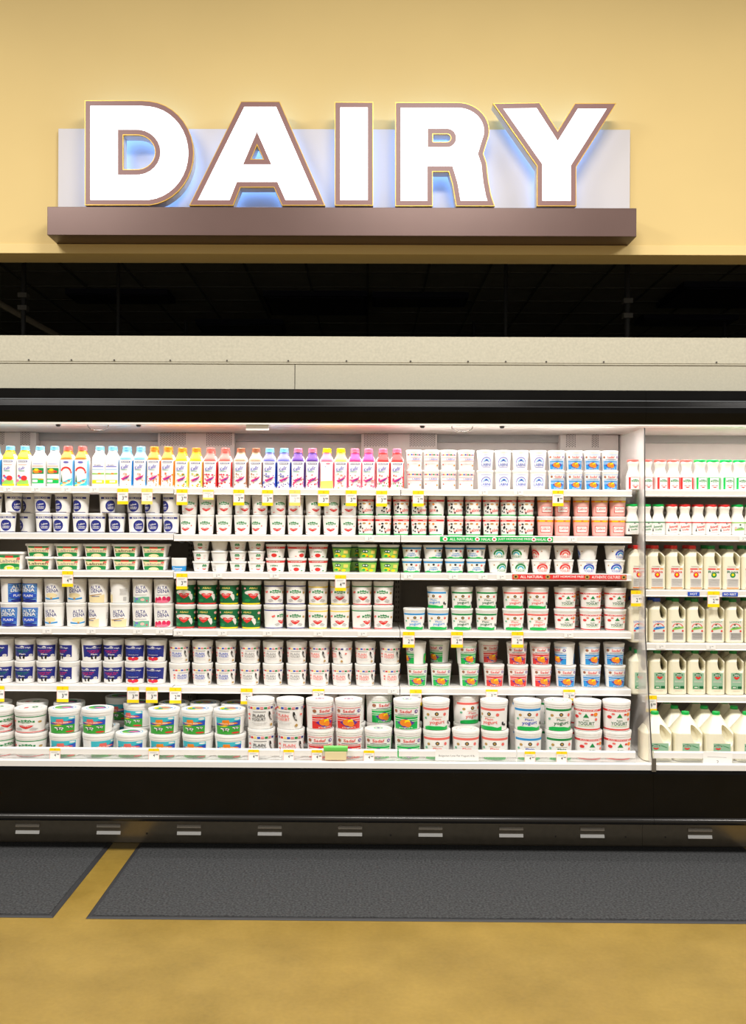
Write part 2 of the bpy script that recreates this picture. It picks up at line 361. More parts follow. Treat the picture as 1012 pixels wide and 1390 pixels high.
make_cup('cup_leaf',art=leaflogo(0,.68,.30)+[smile(0,.30,.28,'red',.8),('t','white','YOGURT',0,.325,.36,.05),('e','salmon',.38,.52,.04,.04),('r','salmon',-.52,.13,-.36,.16)]+backprint(),name='yogurt_cup',**c16)
make_cup('cup_cowspot',art=[('r','red',-.95,.86,.95,.975),('r','blush',-.5,.89,-.2,.94),('r','blush',.1,.89,.4,.94),('r','bgreen',-.8,.0,.8,.06),('t','salmon','Labne',.08,.33,.56,.22,.1),('e','gold',-.1,.72,.1,.05),('e','orange',.22,.70,.07,.06),('e','black',-.33,.70,.07,.05),('e','salmon',-.5,.66,.06,.05),
    ('p','black',[(-.42,.5),(-.3,.62),(-.26,.48),(-.38,.36)]),('e','black',-.2,.4,.05,.04),('e','black',-.36,.22,.06,.04),('e','black',-.14,.16,.05,.05),('e','black',.36,.52,.07,.05),('e','black',.44,.3,.05,.07),('e','black',-.48,.28,.05,.05)]+backprint(),name='labneh_cup',**c16)
make_cup('cup_blush',art=[('ring','blush',.02,.84),('r','orange',-.8,.85,.8,.98),('r','yellow',-.4,.88,-.05,.95),('r','yellow',.08,.88,.4,.95),('r','red',-.34,.2,.34,.62),('r','white',-.3,.235,.3,.585),('t','red','Labne',0,.42,.5,.13),('r','lgrey',-.2,.51,.2,.54),('ring','red',.0,.02)],bodyc='white',name='labneh_cup',**c16)
# --- low wide cups of the third shelf
c8=dict(rt_=.0545,rb=.044,h=.0765,collar=.12,lip=1.01)
make_cup('tub_small_round',rt_=.046,rb=.037,h=.0575,lip=1.05,collar=.12,art=[('p','green',[(-.14,.55),(-.14,.78),(-.05,.92),(0,.8),(.05,.92),(.14,.78),(.14,.55)]),smile(0,.3,.16,'red',1.3),('r','salmon',.3,.3,.42,.34),('r','tan',.3,.55,.45,.58),('r','tan',.3,.7,.45,.73),('r','blush',-.46,.3,-.34,.4),('t','white','ABALI',0,.66,.22,.09)]+backprint(),name='yogurt_cup')
make_cup('tub_redband',art=[('r','red',-.85,.83,.85,1.),('t','white','YOGURT',0,.915,.6,.09)]+leaflogo(0,.55,.2)+[('e','red',0,.22,.15,.17),('r','green',.25,.06,.36,.14),('r','salmon',-.38,.1,-.28,.16)]+backprint(),name='yogurt_tub',**c8)
make_cup('tub_lime',art=[('r','lgreen',-.98,.02,.98,.86),('r','dgreen',-.98,.86,.98,1.),('e','dgreen',-.12,.62,.17,.15),('e','white',-.19,.62,.05,.06),('e','white',-.05,.62,.05,.06),('e','yellow',-.15,.28,.17,.16),('e','bgreen',-.2,.22,.1,.1),('e','red',0,.15,.05,.05),('e','yellow',.2,.16,.12,.12),('r','lemon',.18,.4,.42,.7),('r','dgreen',.62,.3,.8,.7)],name='dip_tub',**c8)
make_cup('tub_blueband',art=[('r','sky',-.75,.86,.75,1.),('r','bgreen',-.6,.0,.6,.1),('e','bgreen',-.3,.08,.15,.08),('e','bgreen',.3,.08,.15,.08),('e','black',0,.72,.06,.09),('e','gold',-.25,.7,.05,.08),('e','salmon',.25,.66,.06,.09),('t','sky','Lowfat',0,.48,.34,.13),('t','sky','yogurt',0,.28,.5,.18),('r','grey',.45,.3,.55,.7)]+backprint(),name='yogurt_tub',**c8)
def archtub(c,c2): return [('a',c,0,.36,.3,.5,.09),('a',c2,0,.36,.18,.3,.08),('t',c,'YOGURT',0,.2,.56,.22),('r',c,-.16,.9,.16,.94),('e','gold',-.42,.72,.04,.06),('e','tan',.42,.72,.04,.06)]+backprint()
make_cup('tub_arch_green',art=archtub('green','cyan'),name='yogurt_tub',**c8)
make_cup('tub_arch_red',art=archtub('red','salmon'),name='yogurt_tub',**c8)
make_cup('tub_arch_blue',art=archtub('blue','sky'),name='yogurt_tub',**c8)
make_cup('tub_bluebase',rt_=.041,rb=.036,h=.075,collar=.5,art=[('r','sky',-.75,.0,.75,.9),('t','white','Dannon',-.02,.5,.6,.35),('r','white',-.5,.12,.2,.2)],name='cream_cup')
def lab(w): return [('r','green',-.47,.0,.47,.98),('p','cream',[(-.47,.34),(-.47,.86),(-.2,.8),(.2,.8),(.47,.86),(.47,.34),(.2,.40),(-.2,.40)]),('r','red',-.14,.80,.14,.93),('e','salmon',.34,.74,.08,.1),
    ('t','black' if w else 'grey','Labneh',0,.58,.72,.24),('e','cream',.0,.05,.2,.22),('e','white',.0,.05,.12,.14)]
crt=dict(n=6.,ay=.82,lip=1.06,collar=.1,lidh=.010)
make_cup('lab_word',rt_=.073,rb=.060,h=.072,art=lab(1),name='labneh_tub',**crt)
make_cup('lab_grey',rt_=.073,rb=.060,h=.072,art=lab(0),name='labneh_tub',**crt)
make_cup('lab_tall',rt_=.073,rb=.062,h=.098,art=lab(0)+[('e','yellow',.0,.05,.2,.13),('e','lgreen',.3,.06,.1,.1)],name='labneh_tub',**crt)
# --- 32 oz tubs
c32=dict(rt_=.0565,rb=.048,h=.132,collar=.13)
def alta(c,extra): return ([('r',c,-.46,.0,.46,.96)]+[('r','lsky',-.46,.06+.075*i,.46,.085+.075*i) for i in range(12)]+[('t','white','ALTA',.02,.80,.62,.16,.06),('t','white','DENA',.0,.62,.66,.17,.06),('e',c,.0,.34,.42,.16),('t','white','PLAIN',.02,.34,.46,.12),('e','navy',.05,.08,.36,.08)] if c=='blue' else
    [('t','navy','ALTA',.0,.78,.50,.17,.05),('t','navy','DENA',.06,.60,.58,.17,.05)]+extra)+backprint(1.0)
make_cup('alta_blue',art=alta('blue',[]),name='yogurt_tub',**c32)
make_cup('alta_teal',art=alta('w',[('e','cream',.0,.36,.3,.12),('p','sky',[(-.38,.16),(.0,.13),(.4,.18),(.4,.26),(.0,.2),(-.38,.24)]),('e','gold',.02,.2,.06,.05),('r','lgrey',-.3,.05,.3,.07)]),name='yogurt_tub',**c32)
make_cup('alta_vanilla',art=alta('w',[('p','cream',[(-.46,.0),(.46,.0),(.46,.42),(-.1,.3),(-.46,.4)]),('p','gold',[(-.4,.36),(.3,.46),(.3,.42),(-.3,.32)]),('r','navy',-.2,.3,.2,.33)]),name='yogurt_tub',**c32)
make_cup('alta_mixed',art=alta('w',[('r','lgrey',-.3,.38,.3,.42),('p','mint',[(-.46,.0),(.46,.0),(.46,.3),(.1,.32),(-.2,.26),(-.46,.3)]),('e','lilac',-.2,.2,.1,.06),('e','blush',.1,.16,.1,.07),('e','rose',.32,.1,.05,.04),('e','sky',-.3,.08,.06,.04)]),name='yogurt_tub',**c32)
make_cup('alta_berry',art=alta('w',[('r','lgrey',-.3,.38,.3,.42),('e','rose',-.32,.16,.12,.12),('e','rose',-.12,.18,.1,.14),('e','rose',.1,.2,.1,.14),('e','rose',.32,.2,.12,.13),('e','pink',.0,.07,.36,.07),('p','red',[(-.46,.0),(-.3,.0),(-.4,.2)])]),name='yogurt_tub',**c32)
def drink(c): return [('r','dgreen',-.95,.0,.95,.985),('ring',c,.0,.07),('t','lemon','ABALI',0,.84,.4,.09),('e','off',-.05,.6,.4,.12),('p','off',[(.2,.62),(.42,.5),(.46,.3),(.38,.18),(.3,.3),(.2,.48)]),smile(0,.46,.28,'red',1.1),('t','white','YOGURT',0,.49,.34,.05),('e','blush',-.42,.82,.06,.05),('e','green',-.3,.2,.16,.08),('e','blush',.62,.8,.1,.07),('e','yellow',.62,.5,.06,.06),('r','mint',.5,.3,.74,.33)]
make_cup('doogh_red',art=drink('red'),name='yogurt_tub',**c32)
make_cup('doogh_yellow',art=drink('yellow'),name='yogurt_tub',**c32)
def abali(c,top,low): return [('ring',c,top,top+.055),('ring',c if low else 'red',.02,.065)]+leaflogo(0,.66,.27)+[smile(0,.36,.24,'red',.95),('t','white','YOGURT',0,.385,.3,.045),('p','salmon',[(-.55,.66),(-.38,.72),(-.38,.62),(-.5,.58)]),('e','gold',.44,.62,.07,.06),('p','lgrey',[(-.4,.24),(-.2,.32),(-.1,.2),(-.3,.14)]),('p','lgrey',[(.4,.24),(.2,.32),(.1,.2),(.3,.14)]),('r','grey',.9,.2,1.1,.6)]
make_cup('abali_navy',art=abali('navy',.92,1),name='yogurt_tub',**c32)
make_cup('abali_yellow',art=abali('yellow',.88,1),name='yogurt_tub',**c32)
make_cup('abali_green',art=abali('green',.92,0),name='yogurt_tub',**c32)
c32b=dict(rt_=.061,rb=.051,h=.118,collar=.14)
def plainy(c,tc,w='yogurt'): return [('r',c,-.6,.85,.6,.95),('e','black',0,.70,.07,.08),('e','gold',0,.70,.04,.04),('e','gold',-.32,.66,.06,.06),('e','salmon',.3,.68,.06,.07),('r','gold',-.2,.565,.2,.58),('t',tc,'Plain',0,.48,.3,.09),('t',tc,w,.02,.31,.56,.17,.06),
    ('p','bgreen',[(-.46,.0),(.46,.0),(.46,.18),(.3,.12),(.1,.17),(-.1,.1),(-.3,.17),(-.46,.12)]),('e','mint',-.42,.5,.05,.05),('e','black',.5,.3,.04,.08),('e','black',.58,.24,.05,.05)]+backprint(1.2)
make_cup('plain_blue',art=plainy('sky','sky'),name='yogurt_tub',**c32b)
make_cup('plain_green',art=plainy('green','dgreen'),name='yogurt_tub',**c32b)
make_cup('plain_red',art=plainy('salmon','salmon'),name='yogurt_tub',**c32b)
def fruitline(): return [('ring','red',.84,.93),('t','white','PLAIN WHOLE MILK',0,.885,.86,.06),('ring','red',.03,.09),('t','dgreen','PLAIN',0,.45,.2,.06),('t','dgreen','YOGURT',0,.32,.6,.15),('p','green',[(-.1,.58),(.1,.58),(0,.76)]),('e','red',-.36,.6,.09,.07),('e','salmon',-.22,.74,.06,.04),('e','orange',.34,.72,.08,.08),('e','salmon',.36,.5,.05,.06),('e','red',.2,.72,.05,.04),('r','lgreen',-.3,.2,.3,.215)]
make_cup('fruit_red',art=fruitline(),name='yogurt_tub',**c32b)
c32c=dict(rt_=.0575,rb=.0475,h=.121,collar=.2)
def mountain(tc,fr=0):
    a=[('r','navy',-.56,.24,.56,.98),('p','white',[(-.12,.86),(0,.93),(.12,.86)]),('t','white','Mountain High',0,.80,.76,.10,.0),('p','white',[(-.56,.0),(.56,.0),(.56,.24),(.36,.30),(.2,.24),(.0,.28),(-.2,.22),(-.36,.28),(-.56,.22)]),
       ('t',tc,'Original Style',0,.64,.66,.09,.05),('t',tc,'Yoghurt',0,.54,.5,.08,.05)]
    if fr: a+=[('t','white','Strawberry',0,.40,.5,.06),('e','red',-.16,.17,.15,.1),('e','red',.12,.17,.14,.1),('e','rose',0,.12,.1,.08)]
    else: a+=[('t','white','Plain',0,.42,.3,.09),('p','black',[(-.16,.34),(-.1,.36),(-.04,.12),(-.14,.12)]),('p','black',[(.04,.36),(.14,.34),(.1,.1),(.02,.16)]),('e','off',.40,.34,.10,.07),('e','lgrey',.40,.34,.06,.04)]
    return a+backprint(1.0)
make_cup('mtn_green',art=mountain('green'),name='yogurt_tub',**c32c)
make_cup('mtn_pink',art=mountain('rose'),name='yogurt_tub',**c32c)
make_cup('mtn_straw',art=mountain('blue',1),name='yogurt_tub',**c32c)
def worldy(tc,s=1.): return flags(.86,.09,-.52,1.04,8)+[('r','black',-.26,.74,.2,.76),('t',tc,'PLAIN',-.06,.58,.42,.13),('t',tc,'YOGURT',-.06,.42,.5,.13),('r','lgrey',-.3,.27,.26,.285),('r','lgrey',-.24,.21,.2,.225),
    ('p','black',[(.3,.76),(.36,.74),(.42,.5),(.46,.34),(.38,.40),(.33,.52),(.3,.6)]),('p','lgrey',[(.34,.6),(.42,.6),(.44,.4),(.38,.44)]),('e','salmon',-.42,.62,.05,.05),('e','salmon',-.42,.44,.04,.05),('p','gold',[(.36,.16),(.43,.24),(.5,.16),(.43,.08)]),('e','salmon',.62,.62,.05,.05)]+flags(.86,.09,.62,.5,4)+backprint(1.4)
make_cup('world_blue',art=worldy('blue'),name='yogurt_tub',**c32c)
make_cup('world_black',art=worldy('grey'),name='yogurt_tub',**c32c)
make_cup('world_red',art=worldy('salmon'),name='yogurt_tub',**c32c)
c32d=dict(rt_=.0575,rb=.047,h=.121,collar=.1)
for c,k in (('bgreen','green'),('red','red'),('sky','blue')): make_cup('sadaf_'+k,art=fruity(c),name='yogurt_tub',**c32d)
# --- big tubs of the bottom deck
cB=dict(rt_=.084,rb=.073,h=.127,collar=.20,lidh=.014)
def lidring(c,*more): return [('e',c,0,0,.84,.84),('e','white',0,0,.78,.78)]+list(more)
def field(tc): return [('r','cyan',-.42,.0,.42,.96),('e','white',.3,.88,.1,.05),('p','blue',[(-.0,.5),(.0,.62),(.2,.74),(.42,.80),(.42,.5)]),('p','blue',[(-.42,.5),(-.42,.64),(-.2,.56),(-.1,.5)]),('r','grass',-.42,.0,.42,.50),('p','yellow',[(-.32,.46),(-.1,.52),(.02,.48),(-.1,.44)]),
    ('p',tc,[(-.34,.60),(-.18,.66),(-.16,.82),(.04,.84),(.06,.70),(.26,.68),(.34,.62),(.12,.56),(-.06,.52),(-.2,.56)]),('t','white','Whole Milk',-.02,.62,.46,.07),('e','red',.26,.09,.14,.05)]+cow(-.06,.30,.12)+cow(.26,.38,.08)+backprint(.9)
ml=lidring('lsky',('e','grass',-.1,.1,.62,.6),('e','blue',.15,0,.5,.36),('e','pink',.15,.0,.38,.2),('e','lgreen',-.35,-.25,.25,.16))
my=lidring('sky',('e','yellow',-.1,.0,.66,.62),('e','sky',.1,.1,.55,.36),('e','orange',.1,.1,.38,.18),('e','grass',-.3,-.35,.3,.2))
make_cup('big_field',art=field('salmon'),lidart=ml,name='yogurt_tub',**cB)
make_cup('big_fieldyellow',art=field('orange'),lidart=my,name='yogurt_tub',**cB)
make_cup('big_abali',art=abali('green',.90,0),lidart=lidring('off',('p','red',[(-.4,-.1),(-.1,.0),(-.1,-.4),(-.35,-.5)]),('e','green',.3,.1,.22,.3),('e','white',.3,.1,.08,.1)),name='yogurt_tub',**cB)
cC=dict(rt_=.0735,rb=.065,h=.155,collar=.15,lidh=.014)
make_cup('tall_worldblack',art=worldy('black'),lidart=lidring('off',('t','lgrey','PLAIN',0,0,.6,.2)),name='yogurt_tub',**cC)
make_cup('tall_worldred',art=worldy('salmon'),lidart=lidring('blush',('t','blush','PLAIN',0,0,.6,.2)),name='yogurt_tub',**cC)
sl=lambda c: lidring('off',('e',c,0,0,.4,.4),('e','white',0,0,.28,.28),('p','purple',[(-.2,0),(0,.2),(.2,0),(0,-.2)]))
make_cup('tall_sadafred',art=fruity('red'),lidart=sl('pink'),name='yogurt_tub',**cC)
make_cup('tall_sadafgreen',art=fruity('bgreen'),lidart=sl('mint'),name='yogurt_tub',**cC)
pl=lambda c: lidring(c,('e',c,0,0,.55,.4),('e','white',0,0,.45,.3))
make_cup('tall_plainred',art=plainy('salmon','salmon'),lidart=pl('blush'),name='yogurt_tub',**cC)
make_cup('tall_plainblue',art=plainy('sky','blue'),lidart=pl('lsky'),name='yogurt_tub',**cC)
make_cup('tall_plaingreen',art=plainy('green','dgreen'),lidart=pl('mint'),name='yogurt_tub',**cC)
make_cup('tall_fruit',art=fruitline(),lidart=pl('off'),name='yogurt_tub',**cC)
# --- milk
def ql(c): return [('r',c,-.50,.05,-.30,.92),('r',c,.42,.05,.80,.92),('r','white',-.3,.05,.42,.92),('r',c,-.5,.90,.5,.93)]+leaflogo(.06,.66,.3,'ABALI','green')+[smile(.06,.26,.26,'red',.9),('r','white',-.16,.24,.26,.29)]
make_quart('quart_red',.071,.166,ql('red'),'salmon')
make_quart('quart_green',.071,.166,ql('bgreen'),'bgreen')
def qb(c): return [('ring',c,.86,.94),('e','black',.1,.84,.07,.06),('e','white',.1,.84,.03,.03),('t',c,'Buttermilk',.04,.60,.7,.2,.1),('t',c,'lowfat',.06,.38,.5,.14,.1),('p','black',[(-.44,.24),(-.38,.5),(-.3,.24)]),('r','lgrey',-.3,.18,.3,.2)]
make_quart('butter_green',.071,.166,qb('green'),'bgreen')
make_quart('butter_red',.071,.166,qb('red'),'red')
make_quart('butter_lime',.071,.166,[('ring','lgreen',.86,.94),('p','lgreen',[(-.4,.3),(.4,.36),(.44,.5),(-.4,.44)]),('t','green','Lowfat',.0,.52,.5,.16,.1),('e','dgreen',.05,.74,.07,.06),('e','blush',-.3,.5,.1,.1)],'bgreen')
def shift(art,k,d):
    out=[]
    for a in art:
        a=list(a)
        if a[0]=='r': a[3]=a[3]*k+d; a[5]=a[5]*k+d
        elif a[0]=='t': a[4]=a[4]*k+d; a[6]*=k
        elif a[0]=='p': a[2]=[(x,y*k+d) for x,y in a[2]]
        elif a[0] in 'ea': a[3]=a[3]*k+d; a[5]*=k
        out.append(tuple(a))
    return out
JH=dict(w=.0965,h=.240,zs=.76,hole=(.0215,.165,.0150,.037,.24))
def jl(c): return [('r','off',-.34,.06,.34,.84),('r','red',-.34,.76,.1,.81),('r','orange',.14,.76,.34,.81),('t','red' if c=='red' else 'dgreen','Rosa',.0,.68,.62,.10),('e',c,.0,.56,.15,.10),('e','yellow',.0,.57,.07,.05)]+[('r','lgrey',-.3,.14+.05*i,.3,.165+.05*i) for i in range(6)]+[('r','orange',-.34,.06,.34,.09),('r','lgrey',-.3,.88,.3,.9)]
make_jug('jug_red',art=jl('red'),capc='red',**JH)
make_jug('jug_green',art=jl('green'),capc='green',**JH)
def jf(c,g): return [('r','off',-.36,.06,.32,.70),('t',c,'LOWFAT',-.02,.66,.66,.06),('e','dgreen',-.06,.58,.06,.03),('a','salmon',-.02,.5,.3,.12,.06),('p',g,[(-.3,.40),(.3,.46),(.32,.52),(-.3,.46)]),('t',c,'Milk',-.02,.49,.34,.06,.1),('e','red',-.28,.38,.06,.03),('e','red',.26,.38,.06,.03)]+[('r','grey',-.3,.12+.045*i,.28,.14+.045*i) for i in range(5)]
make_jug('jug_farmblue',art=shift(jf('blue','sky'),1.2,0),capc='blue',**JH)
make_jug('jug_farmgreen',art=shift(jf('green','lgreen'),1.2,0),capc='green',**JH)
make_jug('jug_leaf',art=shift([('r','sage',-.30,.10,.34,.72)]+leaflogo(.02,.64,.2,'ABALI','dgreen')+[smile(.02,.53,.18,'red',.7)]+[('r','off',-.22,.36+.04*i,.26,.375+.04*i) for i in range(2)]+[('r','green',-.26,.13,.02,.22),('r','dgreen',.08,.13,.30,.22),('r','off',-.2,.15,-.02,.19),('r','tan',-.2,.04,.2,.05)],1.,.12),capc='green',**JH)
make_jug('gallon',w=.155,h=.252,zs=.60,art=shift([('r','sage',-.26,.22,.34,.48)]+leaflogo(-.1,.40,.13,'ABALI','dgreen')+[smile(-.1,.30,.11,'red',.7),('p','green',[(.06,.42),(.28,.34),(.28,.32),(.06,.40)])],1.,.17),capc='bgreen',hole=(.033,.146,.020,.052,.40),through=False)
# ------------------------------------------------------------------ placing the goods
ORD=['zeroth','first','second','third','fourth','fifth','sixth','seventh','eighth','ninth','tenth','eleventh','twelfth','thirteenth','fourteenth']
DONE=set(); PLACED=[]
def place(kind, X, Y, Z, rz=0):
    p=PROTO[kind]; r=empty(p['name'],(X,Y,Z),rz); d={}
    if 'src' not in p:
        for nm,me,par in p['parts']: d[nm]=link(nm,me,d.get(par) if par else r)
        for q in d.values(): 
            if q.name.startswith(('tub_body','lid','bottle','jug')) and not q.name.startswith('lid_print'): shade(q)
        p['src']=[(nm,d[nm],par) for nm,me,par in p['parts']]
    else:
        for nm,src,par in p['src']:
            c=src.copy(); COL.objects.link(c); c.parent=d[par] if par else r; d[nm]=c
    return r
SHELFWORD={'s1':'top shelf','s2':'second shelf','s3':'third shelf','s4':'fourth shelf','s5':'fifth shelf','deck':'bottom deck',
    'r1':'top right-hand shelf','r2':'second right-hand shelf','r3':'third right-hand shelf','r4':'fourth right-hand shelf','r5':'fifth right-hand shelf','rd':'right-hand bottom deck'}
REC=[]
def put(shelf, tier, kind, desc, px, Y=None, rot=None, row=0, z=0., py=800):
    p=PROTO[kind]
    yy=(.012+p['r']*p['ay'] if Y is None else Y)
    if rot is None and 'bottle' in p['name']: rot=random.uniform(-1,1)
    REC.append([shelf,tier,kind,desc,xat(px,yy,py),yy,(random.uniform(-7,7) if rot is None else rot),row,z])
def finish():
    from collections import defaultdict
    byk=defaultdict(list)
    for r in REC: byk[(r[0],r[1],r[3],r[7])].append(r)
    for (shelf,tier,desc,row),L in byk.items():
        L.sort(key=lambda r:r[4])
        for i,(sh,ti,kind,de,X,Y,rot,rw,z) in enumerate(L):
            n=len(L); pos='the only one' if n==1 else ('leftmost' if i==0 else ('rightmost' if i==n-1 else ORD[i+1]+' from left'))
            tw={0:'',1:' in lower tier',2:' in upper tier',3:' in topmost tier'}[ti]
            where=('at the back of ' if rw==2 else 'on ')+SHELFWORD[sh]
            lb=(('second-row ' if rw==1 else '')+de+', '+pos+tw+' '+where)
            if len(lb.split())>16: lb=(('second-row ' if rw==1 else '')+de+', '+pos+tw.replace(' in ',', ')+', '+SHELFWORD[sh])
            if not (4<=len(lb.split())<=16) or lb in DONE: print('BADLABEL',lb,len(lb.split()))
            DONE.add(lb)
            o=place(kind,X,Y,SZ(sh,X)+z,math.radians(rot))
            nm=PROTO[kind]['name']
            tag(o,lb,nm.split('_')[-1],f"{nm.replace('_',' ')}s on the {SHELFWORD[sh]}")
# shelf tops: photo line at each section
S_Y={'s1':663.6,'s2':726.6,'s3':777.8,'s4':856.0,'s5':933.5}
SHZ={k:zat(v,-.012,500) for k,v in S_Y.items()}
R_Y={'r1':665,'r2':726,'r3':801,'r4':873.5,'r5':944.5}
SHZ.update({k:zat(v,-.012,935) for k,v in R_Y.items()})
DECKZ=zat(1033,-.20,500)
XL=[xat(-71,0),xat(236,0),xat(543,0),xat(856,0)]
XDIV=xat(872,-.06); XR0=XDIV+.010; XR1=XDIV+1.23
def SZ(s,X):
    if s in('deck','rd'): return DECKZ
    return SHZ[s]+(.006 if (s[0]=='s' and X<XL[1]) else 0)
#@@GOODS
def run(shelf,kind,desc,pxs,tier=0,**kw):
    for q in pxs:
        if isinstance(q,tuple): k=dict(kw); k['rot']=q[1]; put(shelf,tier,kind,desc,q[0],z=(tier-1 if tier else 0)*PROTO[kind]['h'],**k)
        else: put(shelf,tier,kind,desc,q,z=(tier-1 if tier else 0)*PROTO[kind]['h'],**kw)
# top shelf bottles (front row, then the row behind)
BT=[('kef_blue','blue-capped bottle with sky blue side',(-6,)),('kef_yellow','yellow-necked bottle with fruit and yellow base',(14,34)),('kef_veg','white bottle with green band and vegetables',(54.5,74.5)),
 ('kef_wave','orange-capped bottle with red arc',(92.5,112)),('kef_stripe','white blue-capped bottle with yellow base band',(135.5,153.3)),('kef_blue','blue-capped bottle with sky blue side',(172.5,191.3)),
 ('kef_orange','orange-necked kefir bottle',(209.5,228.5)),('kef_mango','yellow-necked kefir bottle with orange cap',(247.5,266.5)),('kef_straw','salmon-necked kefir bottle with strawberries',(286,306)),
 ('kef_cap','brown-capped kefir bottle with tan neck',(327,347.5)),('kef_berry','lilac-necked kefir bottle with blueberries',(366,385.5)),('kef_cherry','purple-necked kefir bottle with red fruit',(404.5,424)),
 ('kef_back','pink-necked bottle turned to show its back',(443.5,)),('kef_peach','yellow-capped kefir bottle with peach print',(462.5,)),('kef_pom','magenta-necked kefir bottle with pink print',(481.5,500)),('kef_crimson','red-necked kefir bottle with pink cap',(519.5,538.5))]
for k,d,xs in BT:
    run('s1',k,d,xs,py=640)
    for x in xs: put('s1',0,k,d,x,Y=.012+.0375+.082,row=1,py=640)
for t in (1,2):
    run('s1','cup_flag','white labneh cup with flags, red lines',(562,585,608,632),t,py=640)
    run('s1','cup_arch','white labneh cup with blue arch print',(658,682,705.5,729.5),t,py=640)
    run('s1','cup_apricot','blue-white yogurt cup with orange fruit',(754.5,778.8,803,827),t,py=640)
    for x in (754.5,778.8,803,827): put('s1',t,'cup_apricot','blue-white yogurt cup with orange fruit',x,Y=.16,row=1,z=(t-1)*.1075,py=640,rot=40)
    for x in (562,585,608,632): put('s1',t,'cup_flag','white labneh cup with flags, red lines',x,Y=.16,row=1,z=(t-1)*.1075,py=640,rot=40)
# second shelf
run('s2','cup_round','white labneh cup with round blue badge',[(-13,0),(10.5,5),(60,20),(83,-10),(110,20),(132.5,0),(158.5,0),(185.5,30),(209.5,0),(232.5,-20)],1,py=700)
put('s2',1,'cup_round','white labneh cup with round blue badge',38,Y=.155,rot=-60,row=1,py=700)
run('s2','cup_round','white labneh cup with round blue badge',[(-8,0),(18,50),(58,0),(86,-35),(110,-25),(146,40),(183,0),(207,-45),(232,-50)],2,py=700)
for x in (42,160): put('s2',2,'cup_round','white labneh cup with round blue badge',x,Y=.155,rot=-60,row=1,z=.1075,py=700)
run('s2','cup_round','white labneh cup with round blue badge',[(160,20)],1,Y=.155,row=1,py=700)
run('s2','cup_leaf','white cup with green leaf logo and red smile',[(255.5,-15),(279.5,0),(304,0),(328.7,0),(351.8,-25),(376.8,0),(400.8,-12),(424.6,0),(449,0),(472.6,0)],1,py=710)
run('s2','cup_leaf','white cup with green leaf logo and red smile',[(257.2,8),(281.2,0),(305,0),(329,25),(352.8,20),(377.4,25),(401,-15),(425.2,25),(449.6,20),(473.2,0)],2,py=700)
for t in (1,2):
    run('s2','cup_cowspot','white labneh cup with black spots and red band',[(496.3,0),(519.8,35 if t==1 else 50),(544,0 if t==1 else 18),(568.5,12),(592,-55),(617.5,10),(641.8,-5),(665.8,14),(689.5,4),(713.4,8)],t,py=710)
    run('s2','cup_blush',"pink labneh cup with orange top band",[739.6,762.5,788.2,813.2,837.2],t,py=710)
# third shelf
run('s3','lab_tall','tall white-lidded green labneh tub',[(17.5,0)],0,py=760)
LB=['lab_word','lab_grey','lab_word','lab_grey','lab_grey']; LU=['lab_grey','lab_grey','lab_grey','lab_word','lab_grey']
for i,x in enumerate((56.5,95.2,133.9,172.6,211.3)):
    for t,Lk in ((1,LB),(2,LU)):
        put('s3',t,Lk[i],'green labneh tub'+(' with bold black word' if Lk[i]=='lab_word' else ' with pale grey word'),x,rot=0,z=(t-1)*.072,py=760)
run('s3','tub_bluebase','white cup with sky blue base',[(243,0)],0,py=765)
for t in (1,2,3): run('s3','tub_small_round','small white yogurt cup with green and red mark',[(273,(35,-12,0)[t-1]),(298,130 if t>1 else 160),(323,0),(348,20)],t,py=760)
for t in (1,2):
    run('s3','tub_redband','white tub with red top band',[(374,-6),(402.8,(0,38)[t-1]),(431.6,0)],t,py=760)
    run('s3','tub_lime','lime green dip tub',[(463.5,-10),(498.5,0),(528.3,0)],t,py=760)
    put('s3',t,'tub_lime','lime green dip tub',481,Y=.19,row=1,rot=40,z=(t-1)*.0765,py=760)
    run('s3','tub_blueband','white tub with sky blue top band',[(558.6,-5),(587.4,(0,42)[t-1]),(616.6,(0,5)[t-1]),(645.6,(0,-28)[t-1])],t,py=765)
    run('s3','tub_arch_green','white tub with green arched yogurt print',[(675.5,(22,0)[t-1]),(704.5,(0,-30)[t-1])],t,py=765)
    run('s3','tub_arch_red','white tub with red arched yogurt print',[(734,(0,-60)[t-1]),(764.6,0)],t,py=765)
    run('s3','tub_arch_blue','white tub with blue arched yogurt print',[(796.6,(0,-100)[t-1]),(833.6,(0,28)[t-1])],t,py=765)
# fourth shelf
for t in (1,2):
    u=t-1
    run('s4','alta_blue','white tub with blue striped panel',[(-14,0),(15,(0,60)[u]),(44.5,(-8,-14)[u])],t,py=820)
    run('s4','alta_teal','white tub with navy letters and teal ribbon',[(74,(-14,-5)[u]),(104,(25,0)[u])],t,py=820)
    run('s4','alta_vanilla','white tub with navy letters and cream base',[(133.7,-40 if t==1 else -5),(162.8,(0,-95)[u])],t,py=820)
    run('s4','alta_mixed','white tub with navy letters and mint base',[(193.3,0)],t,py=820)
    run('s4','alta_berry','white tub with navy letters and pink berries',[(222.4,0)],t,py=820)
    run('s4','doogh_red','green yogurt tub with red base line',[(251.8,0),(281.2,(-15,5)[u])],t,py=820)
    run('s4','doogh_yellow','green yogurt tub with yellow base line',[(311,(0,-15)[u]),(340.8,-20 if t==1 else 20)],t,py=820)
    run('s4','abali_navy','white tub with leaf logo between navy lines',[(371.6,(60,15)[u]),(401.4,0)],t,py=820)
    run('s4','abali_yellow','white tub with leaf logo between yellow lines',[(431.5,0),(461.2,0)],t,py=820)
    run('s4','abali_green','white tub with leaf logo and green line',[(490.7,(38,8)[u]),(520,(0,-8)[u])],t,py=825)
c4='white yogurt tub with '
